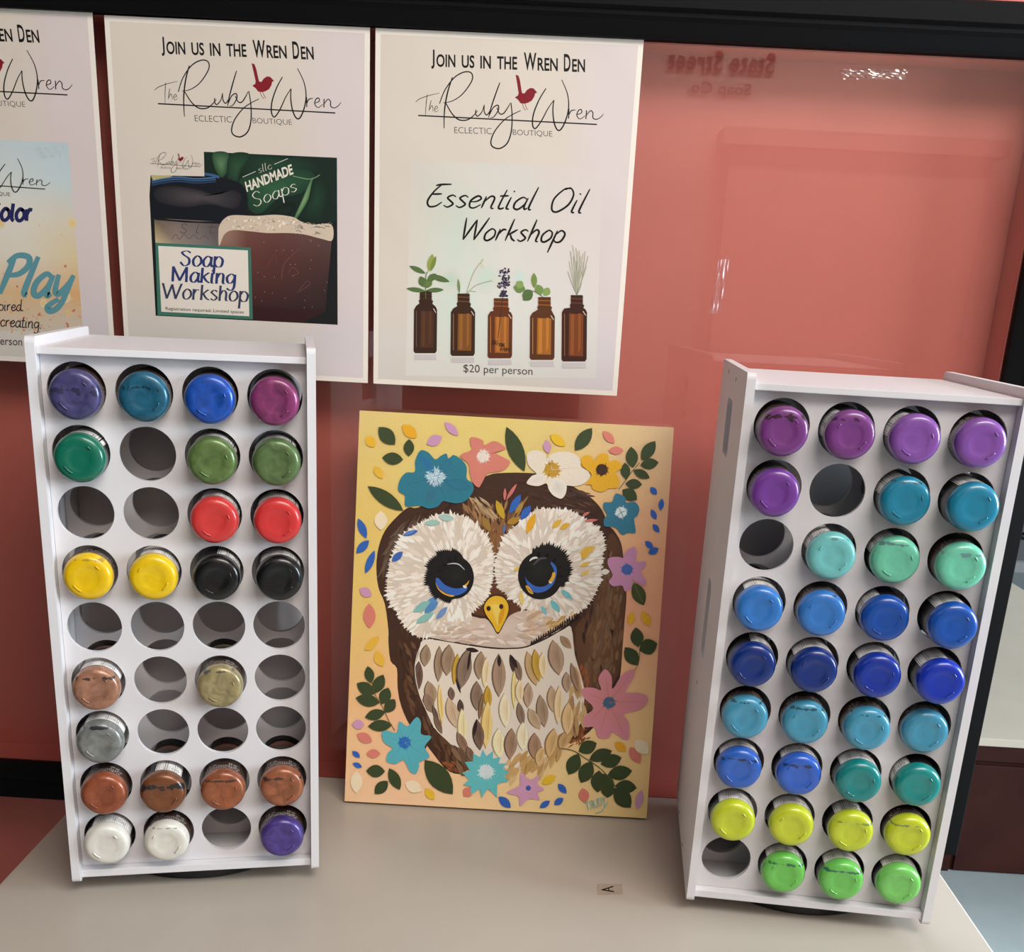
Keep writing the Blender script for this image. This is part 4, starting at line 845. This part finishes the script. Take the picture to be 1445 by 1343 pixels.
# the stretched canvas itself
bm = bmesh.new(); bx(bm, 0, CWd, 0, CTh, 0, CHt, bevel=0.0012)
SV = [tuple(CO + cux*v.co.x + cup*v.co.z - cn*(v.co.y)) for v in bm.verts]; bm.verts.index_update(); SF = [tuple(v.index for v in f.verts) for f in bm.faces]; bm.free()
m_can = paint_mat('acrylic on canvas', 0.5, 0.35, bump=0.15, bscale=900)
cv = a.build('owl_painting', canvas_place, m_can, eps=3.5e-6, base=2e-5, sheet=([Vector(v) for v in SV], SF, (226, 196, 140)))
tag(cv, 'acrylic owl painting with flowers on a canvas leaning against the glass', 'painting')

# ------------------------------------------------------------------ paint racks
SX, SZ, Z1, HR, BW, BD, ZB, ZTOP = 0.04275, 0.04124, 1.12693, 0.0186, 0.18343, 0.180, 0.762, 1.161
m_rack = mat('white foam board', (0.70, 0.685, 0.71), 0.5, spec=0.4)
m_disc = mat('black plastic turntable', (0.01, 0.01, 0.011), 0.35)
m_screw = mat('screw steel', (0.35, 0.33, 0.32), 0.4, metallic=0.8)
m_line = mat('scored line', (0.86, 0.85, 0.86), 0.5)
def rrect(x0, x1, y0, y1, r, n=4):
    P = []
    for cx, cy, a0 in ((x1 - r, y1 - r, 0), (x0 + r, y1 - r, 90), (x0 + r, y0 + r, 180), (x1 - r, y0 + r, 270)):
        for k in range(n + 1): an = math.radians(a0 + 90*k/n); P.append((cx + r*math.cos(an), cy + r*math.sin(an)))
    return P
def holed_panel(y0, y1, zb, zt, hr=HR):
    bm = bmesh.new(); N = 40; x0, x1 = -BW/2 + 0.0062, BW/2 - 0.0062
    cols = [x0] + [(c - 2)*SX for c in (1, 2, 3)] + [x1]
    for face, y in ((0, y0), (1, y1)):
        pass
    zs = [zt] + [Z1 - (r_ + .5)*SZ for r_ in range(8)] + [zb]
    for r_ in range(9):
        for c in range(4):
            cx, cz = (c - 1.5)*SX, Z1 - r_*SZ; l, rt, b, t = cols[c], cols[c+1], zs[r_+1], zs[r_]
            angs = sorted(set([2*PI*k/N for k in range(N)] + [math.atan2(zz - cz, xx - cx) % (2*PI) for xx in (l, rt) for zz in (b, t)]))
            ci, ro = [], []
            for an in angs:
                u, v = math.cos(an), math.sin(an); ks = []
                if abs(u) > 1e-9: ks.append(((rt if u > 0 else l) - cx)/u)
                if abs(v) > 1e-9: ks.append(((t if v > 0 else b) - cz)/v)
                k = min(ks); ci.append((cx + hr*u, cz + hr*v)); ro.append((cx + k*u, cz + k*v))
            m = len(angs)
            F = [[bm.verts.new((p[0], y, p[1])) for p in L_] for y in (y0, y1) for L_ in (ci, ro)]
            for i in range(m):
                j = (i + 1) % m
                bm.faces.new((F[0][i], F[0][j], F[1][j], F[1][i])); bm.faces.new((F[3][i], F[3][j], F[2][j], F[2][i])); bm.faces.new((F[0][j], F[0][i], F[2][i], F[2][j]))
    bmesh.ops.remove_doubles(bm, verts=bm.verts, dist=1e-6)
    bmesh.ops.recalc_face_normals(bm, faces=bm.faces)
    return bm
V0, V1 = -0.010, 0.178
def make_rack(name, loc, yaw, label, side):
    root = empty(name, loc, yaw); tag(root, label, 'paint rack', 'white paint bottle racks')
    Z = lambda z: z - loc[2]
    def P(o): o.parent = root; o.location = (0, 0, -loc[2]); return o
    slots = [rrect(0.066, 0.106, 1.094, 1.136, 0.006), rrect(0.070, 0.098, 0.932, 0.995, 0.006)]
    for sgn in (-1, 1):
        outer = rrect(V0, V1, ZB, ZTOP, 0.004)
        x_in, x_out = sgn*(BW/2 - 0.006), sgn*BW/2
        bm = plate_with_holes(outer, slots, lambda p, q_, t: Vector((t, p, q_)), x_in, x_out)
        n0 = len(bm.faces)
        for zc in (1.04, 0.869):
            for k, v in enumerate((0.068, 0.092, 0.116, 0.138)): bx(bm, x_out - 0.0002, x_out + 0.0001, v - .0006, v + .0006, zc - 0.022 + (k % 2)*.004, zc + 0.022 + (k % 2)*.004)
        bm.faces.ensure_lookup_table()
        for f in bm.faces[n0:]: f.material_index = 1
        sp = P(from_bm('side_panel', bm, m_rack)); sp.data.materials.append(m_line)
        for v, z in ((0.120, 1.154), (0.060, 1.152), (0.097, 0.904), (0.127, 0.768), (0.068, 0.768)):
            sm = bmesh.new(); r_ = bmesh.ops.create_cone(sm, cap_ends=True, segments=12, radius1=0.0016, radius2=0.0016, depth=0.0006)
            for w in r_['verts']: w.co = Vector((x_out + sgn*(0.0002 + w.co.z*.5), v + w.co.x, z + w.co.y))
            s_ = from_bm('screw', sm, m_screw); s_.parent = sp
    P(from_bm('front_panel', holed_panel(0.0, 0.0035, 0.7715, 1.1498), m_rack))
    P(from_bm('inner_panel', holed_panel(0.041, 0.0445, 0.7715, 1.1498, 0.0182), m_rack))
    P(box_obj('divider', (-BW/2 + 0.0062, BW/2 - 0.0062, 0.0882, 0.0918, 0.7715, 1.1498), m_rack))
    P(from_bm('back_panel', holed_panel(0.1685, 0.172, 0.7715, 1.1498), m_rack))
    P(box_obj('top_board', (-BW/2 + 0.0061, BW/2 - 0.0061, V0 + 0.0025, V1 - 0.0025, 1.150, 1.1545), m_rack, bevel=0.0005))
    P(box_obj('bottom_board', (-BW/2 + 0.0061, BW/2 - 0.0061, V0 + 0.0025, V1 - 0.0025, 0.7655, 0.7713), m_rack, bevel=0.0005))
    c, s = math.cos(yaw), math.sin(yaw)
    bm = bmesh.new(); bmesh.ops.create_cone(bm, cap_ends=True, segments=64, radius1=0.082, radius2=0.082, depth=0.0148)
    es = [e for e in bm.edges if not e.is_boundary and len(e.link_faces) == 2 and e.calc_face_angle() > 1]
    bmesh.ops.bevel(bm, geom=es, offset=0.001, segments=2, affect='EDGES')
    t = from_bm('turntable', bm, m_disc); t.location = (loc[0] - s*0.0885, loc[1] + c*0.0885, TZ + 0.0075)
    tag(t, 'low black round turntable under the %s paint rack' % side, 'turntable', 'turntables under the racks')
    return root
LL, LY_ = Vector((-0.25374, -0.23137, ZB)), 0.22705
RL, RY_ = Vector((0.21864, -0.22946, ZB)), -0.07691
make_rack('paint_rack', LL, LY_, 'left white paint rack with many empty holes, below the posters', 'left')
make_rack('paint_rack', RL, RY_, 'right white paint rack nearly full of purple, blue and green bottles', 'right')

# ------------------------------------------------------------------ paint bottles
KB = 0.88
R_ = 0.0165
def body_bm(seed):
    r = random.Random(seed)
    bm = lathe_y([(0, .0003), (.004, .0003), (.0070, .00032), (.0078, .00015), (.0088, .00003), (.0118, 0), (.0132, .0002), (.0144, .0007), (.0154, .0017), (.0161, .0032), (R_, .0055), (R_, .050), (.0158, .0545), (.013, .058), (.0125, .060), (0, .060)], 56)
    a0 = r.uniform(-150, -30)
    for rr, aa, h in ((.0103, a0, 18), (.0103, a0 + r.choice([180, 90, 140]), 8)):   # moulding marks on the base
        pts = [(rr*math.cos(math.radians(aa + k*h/3)), -.00015, rr*math.sin(math.radians(aa + k*h/3))) for k in range(-3, 4)]
        tube(bm, pts, .00055, 6)
    return bm
BODY = []
for k in range(4):
    bm = body_bm(k); me = bpy.data.meshes.new('bottle_body'); bm.to_mesh(me); bm.free()
    for p in me.polygons: p.use_smooth = True
    me.materials.append(m_disc); BODY.append(me)
bm = lathe_y([(0, .0603), (.0140, .0603), (.0145, .0610), (.0145, .0760), (.0138, .0770), (0, .0770)], 40); CAP = bpy.data.meshes.new('bottle_cap'); bm.to_mesh(CAP); bm.free(); CAP.materials.append(mat('black cap plastic', (.012, .012, .013), .4))
m_lab = paint_mat('printed label', 0.4, 0.4, coat=0.3)
def label_mesh(kind):
    """printed sleeve, unrolled: x = angle (degrees from the top, right positive), y = metres from the base"""
    A = Art(1.0); rl = R_ + 0.00012; r = random.Random(kind*7 + 1)
    def place(x, y, off): t = math.radians(x); return Vector(((rl + off)*math.sin(t), y, (rl + off)*math.cos(t)))
    y0, y1 = .0078, .046; dark = (26, 25, 28)
    n = 72; V = [(360*k/n, y) for y in (y0, y1) for k in range(n + 1)]
    A.add(V, [(k, k + 1, n + k + 2, n + k + 1) for k in range(n)], dark if kind != 3 else (60, 40, 32)); A.up()
    def rect(x0, x1, ya, yb, c):
        m = max(1, int((x1 - x0)/6)); V = [(x0 + (x1 - x0)*k/m, y) for y in (ya, yb) for k in range(m + 1)]
        A.add(V, [(k, k + 1, m + k + 2, m + k + 1) for k in range(m)], c)
    white = (236, 233, 230)
    if kind in (0, 1):
        rect(-52, 62, y0 + .0002, .030, white); A.up()
        for k in range(13): rect(2 + k*2.6, 2 + k*2.6 + r.choice([.7, .9, 1.2]), .0098, .0138, (40, 38, 40))
        for k in range(4): rect(-40, -40 + r.uniform(14, 22), .0092 + k*.0017, .0097 + k*.0017, (128, 124, 124))
        rect(6, 30, .0148, .0153, (110, 106, 106))
        if kind == 1: rect(42, 50, y0 + .0002, .03, dark)
    elif kind == 2:
        rect(-78, -8, y0 + .0002, .030, white); A.up()
        for k in range(5): rect(-60, -60 + r.uniform(16, 22), .0088 + k*.0013, .0093 + k*.0013, (120, 116, 114))
        o, ex, ey = (-36, .0100), (16, 0), (0, .0030)
        A.ellipse(-28, .0115, 11, .0030, (70, 68, 68)); A.up(); A.ellipse(-28, .0115, 9.8, .0026, white); A.up(); A.text('CAPS', o, ex, ey, (60, 58, 58))
    else:
        for k in range(3):
            x = -52
            while x < 40:
                w = r.uniform(3, 9); rect(x, x + w, .0086 + k*.0017, .0093 + k*.0017, (196, 192, 188)); x += w + 2
        A.text('2 fl. oz.', (-46, .0142), (30, 0), (0, .0026), (206, 200, 196)); A.text('59 ml', (14, .0142), (22, 0), (0, .0026), (206, 200, 196))
    return A.build('bottle_label', place, m_lab, eps=1.5e-5, base=0)
LABEL = []
for k in range(4):
    o = label_mesh(k); LABEL.append(o.data); bpy.data.objects.remove(o)
def bottle_mat(name, col, metal, residue, seed):
    c = gain(col, KB); m = mat(name, c, 0.32, metallic=0.0, coat=0.55, coat_rough=0.12)
    nt = m.node_tree; b = nt.nodes['Principled BSDF']; L = nt.links.new
    tc = nt.nodes.new('ShaderNodeTexCoord'); mp = nt.nodes.new('ShaderNodeMapping'); mp.inputs['Location'].default_value = (seed*3.7, seed*1.9, seed*2.3); L(tc.outputs['Object'], mp.inputs['Vector'])
    nz = nt.nodes.new('ShaderNodeTexNoise'); nz.inputs['Scale'].default_value = 110; nz.inputs['Detail'].default_value = 6; nz.inputs['Distortion'].default_value = 1.2; L(mp.outputs[0], nz.inputs['Vector'])
    r = nt.nodes.new('ShaderNodeValToRGB'); v = 0.30 if metal else 0.07
    r.color_ramp.elements[0].position = .32; r.color_ramp.elements[1].position = .68
    r.color_ramp.elements[0].color = (*[x*(1 - v) for x in c], 1); r.color_ramp.elements[1].color = (*[min(1, x*(1 + v*.7)) for x in c], 1); L(nz.outputs['Fac'], r.inputs['Fac'])
    out = r.outputs['Color']
    if metal: b.inputs['Metallic'].default_value = 0.25; b.inputs['Roughness'].default_value = 0.38
    if residue:
        n2 = nt.nodes.new('ShaderNodeTexNoise'); n2.inputs['Scale'].default_value = 190; n2.inputs['Detail'].default_value = 5; L(mp.outputs[0], n2.inputs['Vector'])
        sx = nt.nodes.new('ShaderNodeSeparateXYZ'); L(tc.outputs['Object'], sx.inputs[0])
        # dried paint clings near the upper rim of the base, in a band
        sub = nt.nodes.new('ShaderNodeMath'); sub.operation = 'SUBTRACT'; sub.inputs[1].default_value = residue[0]; L(sx.outputs['Z'], sub.inputs[0])
        ab = nt.nodes.new('ShaderNodeMath'); ab.operation = 'ABSOLUTE'; L(sub.outputs[0], ab.inputs[0])
        ml = nt.nodes.new('ShaderNodeMath'); ml.operation = 'MULTIPLY_ADD'; ml.inputs[1].default_value = -1.0/residue[1]; ml.inputs[2].default_value = 1.0; L(ab.outputs[0], ml.inputs[0])
        ad = nt.nodes.new('ShaderNodeMath'); ad.operation = 'ADD'; L(ml.outputs[0], ad.inputs[0])
        n3 = nt.nodes.new('ShaderNodeMath'); n3.operation = 'MULTIPLY_ADD'; n3.inputs[1].default_value = 2.2; n3.inputs[2].default_value = -0.62; L(n2.outputs['Fac'], n3.inputs[0]); L(n3.outputs[0], ad.inputs[1])
        r2 = nt.nodes.new('ShaderNodeValToRGB'); r2.color_ramp.elements[0].position = residue[2]; r2.color_ramp.elements[1].position = min(1, residue[2] + .04)
        r2.color_ramp.elements[0].color = (0, 0, 0, 1); r2.color_ramp.elements[1].color = (1, 1, 1, 1)
        dv = nt.nodes.new('ShaderNodeMath'); dv.operation = 'MULTIPLY'; dv.inputs[1].default_value = .6; L(ad.outputs[0], dv.inputs[0]); L(dv.outputs[0], r2.inputs['Fac'])
        mx = nt.nodes.new('ShaderNodeMixRGB'); mx.inputs['Color2'].default_value = (*residue[3], 1); L(r2.outputs['Color'], mx.inputs['Fac']); L(out, mx.inputs['Color1']); out = mx.outputs['Color']
    L(out, b.inputs['Base Color'])
    return m
ORD = {1: 'first', 2: 'second', 3: 'third', 4: 'fourth', 5: 'fifth', 6: 'sixth', 7: 'seventh', 8: 'eighth', 9: 'bottom'}
proto = None
def bottle(rack, row, col, name, c, p, du, metal=0, residue=None, lab=0, lrot=0):
    global proto
    loc, yaw = (LL, LY_) if rack == 'left' else (RL, RY_); u, v, z = (col - 2.5)*SX + du, -p, Z1 - (row - 1)*SZ - (HR - R_ - 0.00025)
    cs, sn = math.cos(yaw), math.sin(yaw); w = Vector((loc.x + cs*u - sn*v, loc.y + sn*u + cs*v, z))
    if proto is None:
        o = empty('paint_bottle', w, yaw); b = link('bottle_body', BODY[0]); b.parent = o; l = link('bottle_label', LABEL[0]); l.parent = o; k = link('bottle_cap', CAP); k.parent = o; proto = (o, b, l, k)
    else:
        o, b, l, k = [q.copy() for q in proto]
        for q in (o, b, l, k): C.objects.link(q)
        for q in (b, l, k): q.parent = o
    o.location = w; o.rotation_euler = (0, 0, yaw)
    sd = row*4 + col + (40 if rack == 'right' else 0)
    b.data = BODY[sd % 4]; b.material_slots[0].link = 'OBJECT'; b.material_slots[0].material = bottle_mat(name + ' paint', c, metal, residue, sd)
    l.data = LABEL[lab]; l.rotation_euler = (0, math.radians(lrot), 0)
    rows = {1: 'top', 9: 'bottom'}.get(row, ORD[row]); cols = {1: 'leftmost', 2: 'second', 3: 'third', 4: 'rightmost'}[col]
    tag(o, '%s paint bottle, %s hole in the %s row of the %s rack' % (name, cols, rows, rack), 'paint bottle', 'paint bottles in the %s rack' % rack)
DKR = (.012, .012, .02)
def res(z, w, th, c=DKR): return (z, w, th, c)
LB = [
 (1,1,'metallic slate violet',(78,74,124),.015,.001,1,res(.003,.012,.86,(.03,.03,.08)),3,120), (1,2,'metallic teal blue',(26,98,126),.0145,.001,1,res(.006,.010,.88,(.005,.03,.06)),3,90), (1,3,'bright blue',(20,84,186),.0165,.0005,1,None,3,100), (1,4,'metallic plum',(138,54,108),.017,0,1,None,3,80),
 (2,1,'dark green',(6,108,84),.016,.001,0,None,1,0), (2,3,'metallic olive green',(98,124,68),.016,.0005,1,None,1,10), (2,4,'metallic moss green',(94,120,72),.0165,.0005,1,None,1,-10),
 (3,3,'coral red',(210,56,54),.015,.0005,0,None,1,20), (3,4,'bright red',(212,52,52),.0155,.0005,0,None,1,0),
 (4,1,'golden yellow',(240,196,10),.0125,0,0,res(.0125,.004,.84,(.45,.28,.02)),3,40), (4,2,'lemon yellow',(240,200,12),.0135,.0005,0,None,0,20), (4,3,'black',(4,6,9),.0155,.0005,0,None,2,80), (4,4,'jet black',(5,8,12),.017,.001,0,None,1,0),
 (6,1,'metallic rose gold',(174,124,98),.0135,0,1,res(.009,.005,.80,(.06,.04,.035)),0,10), (6,3,'metallic champagne',(166,152,108),.014,0,1,res(.0125,.004,.82,(.10,.10,.08)),3,0),
 (7,1,'metallic silver',(136,139,137),.0145,0,1,res(.0125,.004,.80,(.03,.035,.04)),0,12),
 (8,1,'metallic copper',(156,82,52),.015,0,1,None,3,0), (8,2,'metallic bronze',(128,76,44),.0165,-.001,1,res(.006,.006,.72,(.02,.018,.02)),2,60), (8,3,'metallic orange copper',(158,90,58),.0165,-.0005,1,res(.009,.004,.84,(.06,.03,.02)),3,0), (8,4,'metallic light copper',(158,94,62),.0145,0,1,res(.008,.005,.83,(.06,.03,.02)),3,5),
 (9,1,'pearl white',(226,223,214),.0155,-.0005,0,None,0,14), (9,2,'ivory white',(224,220,210),.0155,-.0005,0,res(.0125,.003,.86,(.3,.29,.27)),3,10), (9,4,'metallic purple',(78,60,140),.018,-.0005,1,res(.012,.003,.84,(.04,.03,.12)),3,0)]
RB = [
 (1,1,'dark plum',(120,56,130),.0215,-.001,0,res(.010,.006,.78,(.04,.008,.03)),3,60), (1,2,'berry purple',(122,58,134),.0175,0,0,res(.010,.004,.84,(.06,.012,.06)),2,-20), (1,3,'lavender purple',(134,80,168),.0175,-.001,0,None,2,-10), (1,4,'violet',(132,80,168),.017,-.002,0,None,3,-60),
 (2,1,'deep violet',(116,58,152),.0195,-.001,0,None,3,-20), (2,3,'turquoise blue',(22,132,164),.017,-.0005,0,res(.013,.003,.82,(.01,.08,.12)),2,0), (2,4,'cerulean turquoise',(22,132,166),.022,-.0005,0,None,2,40),
 (3,2,'pale aqua',(114,196,196),.015,0,0,res(.0125,.003,.83,(.1,.25,.25)),2,0), (3,3,'mint green',(110,200,168),.013,.0005,0,res(.0115,.004,.78,(.08,.2,.19)),2,0), (3,4,'light mint',(112,204,174),.018,0,0,res(.009,.005,.82,(.13,.28,.27)),3,0),
 (4,1,'sky blue',(48,122,204),.016,-.001,0,None,0,10), (4,2,'cornflower blue',(52,122,202),.016,-.001,0,res(.0135,.003,.84,(.02,.08,.2)),3,0), (4,3,'royal blue',(10,76,168),.0155,-.0005,0,None,2,-10), (4,4,'strong blue',(14,82,176),.021,.001,0,None,2,30),
 (5,1,'dark navy blue',(3,44,122),.0175,-.001,0,None,2,70), (5,2,'navy blue',(3,44,124),.0185,-.001,0,None,0,-6), (5,3,'ultramarine blue',(8,48,160),.0185,0,0,res(.011,.004,.88,(.01,.03,.2)),0,0), (5,4,'vivid ultramarine',(12,50,178),.0205,0,0,None,2,20),
 (6,1,'dusty turquoise',(70,152,186),.015,-.001,0,res(.0125,.003,.80,(.02,.08,.12)),3,0), (6,2,'dusty aqua blue',(68,152,184),.015,-.001,0,res(.0115,.004,.80,(.02,.09,.13)),3,0), (6,3,'soft teal blue',(68,152,184),.0165,-.0005,0,res(.0115,.003,.84,(.02,.09,.13)),3,0), (6,4,'muted aqua',(66,148,180),.0115,-.0015,0,None,3,0),
 (7,1,'medium blue',(40,98,196),.0135,-.0005,0,res(.0085,.003,.80,(.008,.025,.1)),0,-8), (7,2,'azure blue',(44,98,202),.0145,0,0,res(.0085,.004,.80,(.01,.03,.12)),1,0), (7,3,'deep teal',(6,132,132),.0175,-.0005,0,None,0,0), (7,4,'teal green',(14,138,134),.0145,-.0005,0,None,2,-16),
 (8,1,'chartreuse',(200,212,40),.0175,-.0005,0,None,0,10), (8,2,'lime yellow',(200,212,42),.016,0,0,None,1,0), (8,3,'yellow green',(198,212,44),.016,.0005,0,res(.0085,.003,.80,(.22,.28,.05)),2,30), (8,4,'acid green',(196,208,38),.0135,-.0005,0,res(.0095,.003,.84,(.2,.26,.05)),3,0),
 (9,2,'grass green',(108,198,84),.014,-.0005,0,res(.009,.004,.78,(.03,.15,.06)),1,0), (9,3,'spring green',(108,198,88),.016,-.0005,0,res(.009,.004,.80,(.03,.16,.08)),0,0), (9,4,'apple green',(118,202,98),.0135,-.0005,0,None,0,4)]
for row, col, nm, c, p, du, me_, rs, lb, lr in LB: bottle('left', row, col, nm, c, p, du, me_, rs, lb, lr)
for row, col, nm, c, p, du, me_, rs, lb, lr in RB: bottle('right', row, col, nm, c, p, du, me_, rs, lb, lr)

# ------------------------------------------------------------------ low cabinet beyond the wall end, and what stands by the far window
cb = empty('low_cabinet', (1.2, 2.2, 0)); tag(cb, 'low dark brown cabinet with pale top beyond the framed board', 'cabinet')
m_brown = mat('dark brown wood', (0.042, 0.011, 0.008), 0.6, spec=0.2, var=0.25, vscale=9)
m_top = mat('pale cabinet top', (0.62, 0.56, 0.46), 0.4, var=0.03)
def cp(o): return rel(o, cb)
X0, X1, Y0, Y1, ZT_ = 0.72, 1.682, 1.196, 3.2, 0.3345
cp(box_obj('cabinet_body', (X0, X1, Y0 + 0.012, Y1, 0.0, ZT_ - 0.018), m_brown))
cp(box_obj('cabinet_top', (X0 - 0.01, X1 + 0.004, Y0 - 0.002, Y1 + 0.01, ZT_ - 0.018, ZT_), m_top, bevel=0.002))
cp(box_obj('top_rail', (X0, X1, Y0 + 0.002, Y0 + 0.0115, ZT_ - 0.055, ZT_ - 0.0185), m_brown))
cp(box_obj('stile', (X0, 0.985, Y0 + 0.003, Y0 + 0.0115, 0.0, ZT_ - 0.058), m_brown, bevel=0.001))
cp(box_obj('drawer_front', (0.995, X1 - 0.02, Y0 + 0.003, Y0 + 0.0115, 0.004, ZT_ - 0.066), m_brown, bevel=0.003))
m_iron = mat('dark iron', (0.012, 0.011, 0.010), 0.5, metallic=0.4)
bm = bmesh.new()
for ph in (0, PI):
    tube(bm, [(1.5 + 0.5*t, 2.96 + 0.010*math.cos(t*40 + ph), 0.447 + 0.010*math.sin(t*40 + ph)) for t in [k/40 for k in range(41)]], 0.007, 6)
io = empty('iron_stand', (1.74, 2.9, 0)); tag(io, 'dark twisted iron stand behind the low cabinet near the bright window', 'stand')
rel(from_bm('twisted_rail', bm, m_iron), io)
for x in (1.735, 1.99):
    bm = bmesh.new(); tube(bm, [(x, 2.96, 0.0), (x + 0.004, 2.96, 0.2), (x - 0.004, 2.96, 0.36), (x, 2.96, 0.45)], [0.012, 0.016, 0.020, 0.012], 8); rel(from_bm('post', bm, m_iron), io)

# ------------------------------------------------------------------ shop things on the opposite side, seen as reflections in the glass
m_sig = mat('sign red', (0.10, 0.03, 0.03), 0.6)
m_hut = mat('painted hutch wood', (0.40, 0.27, 0.22), 0.6)
def wall_text(st, x0, x1, z0, z1, y):
    v, f = text_mesh(st, 0.0); a0 = min(p[0] for p in v); a1 = max(p[0] for p in v); b0 = min(p[1] for p in v); b1 = max(p[1] for p in v)
    V = []; 
    for d in (0, -0.01): V += [(x1 + (x0 - x1)*(p[0]-a0)/(a1-a0), y + d, z0 + (z1 - z0)*(p[1]-b0)/(b1-b0)) for p in v]
    n = len(v); return V, [tuple(q) for q in f] + [tuple(i + n for i in reversed(q)) for q in f]
V, F = wall_text('State Street', 0.40, 0.81, 2.075, 2.145, -3.56); V2, F2 = wall_text('Soap Co.', 0.485, 0.73, 1.985, 2.035, -3.56)
me = bpy.data.meshes.new('shop_lettering'); me.from_pydata(V + V2, [], F + [tuple(i + len(V) for i in q) for q in F2])
tag(link('shop_lettering', me, m_sig), 'red wall lettering State Street Soap Co. reflected at the top of the glass', 'lettering')
hu = empty('display_hutch', (1.15, -3.4, 0)); tag(hu, 'painted display hutch reflected faintly in the bare red glass', 'hutch')
rel(box_obj('hutch_body', (0.66, 1.66, -3.575, -3.45, 0.0, 1.80), m_hut), hu); rel(box_obj('cornice', (0.62, 1.70, -3.575, -3.40, 1.801, 1.86), m_hut), hu)
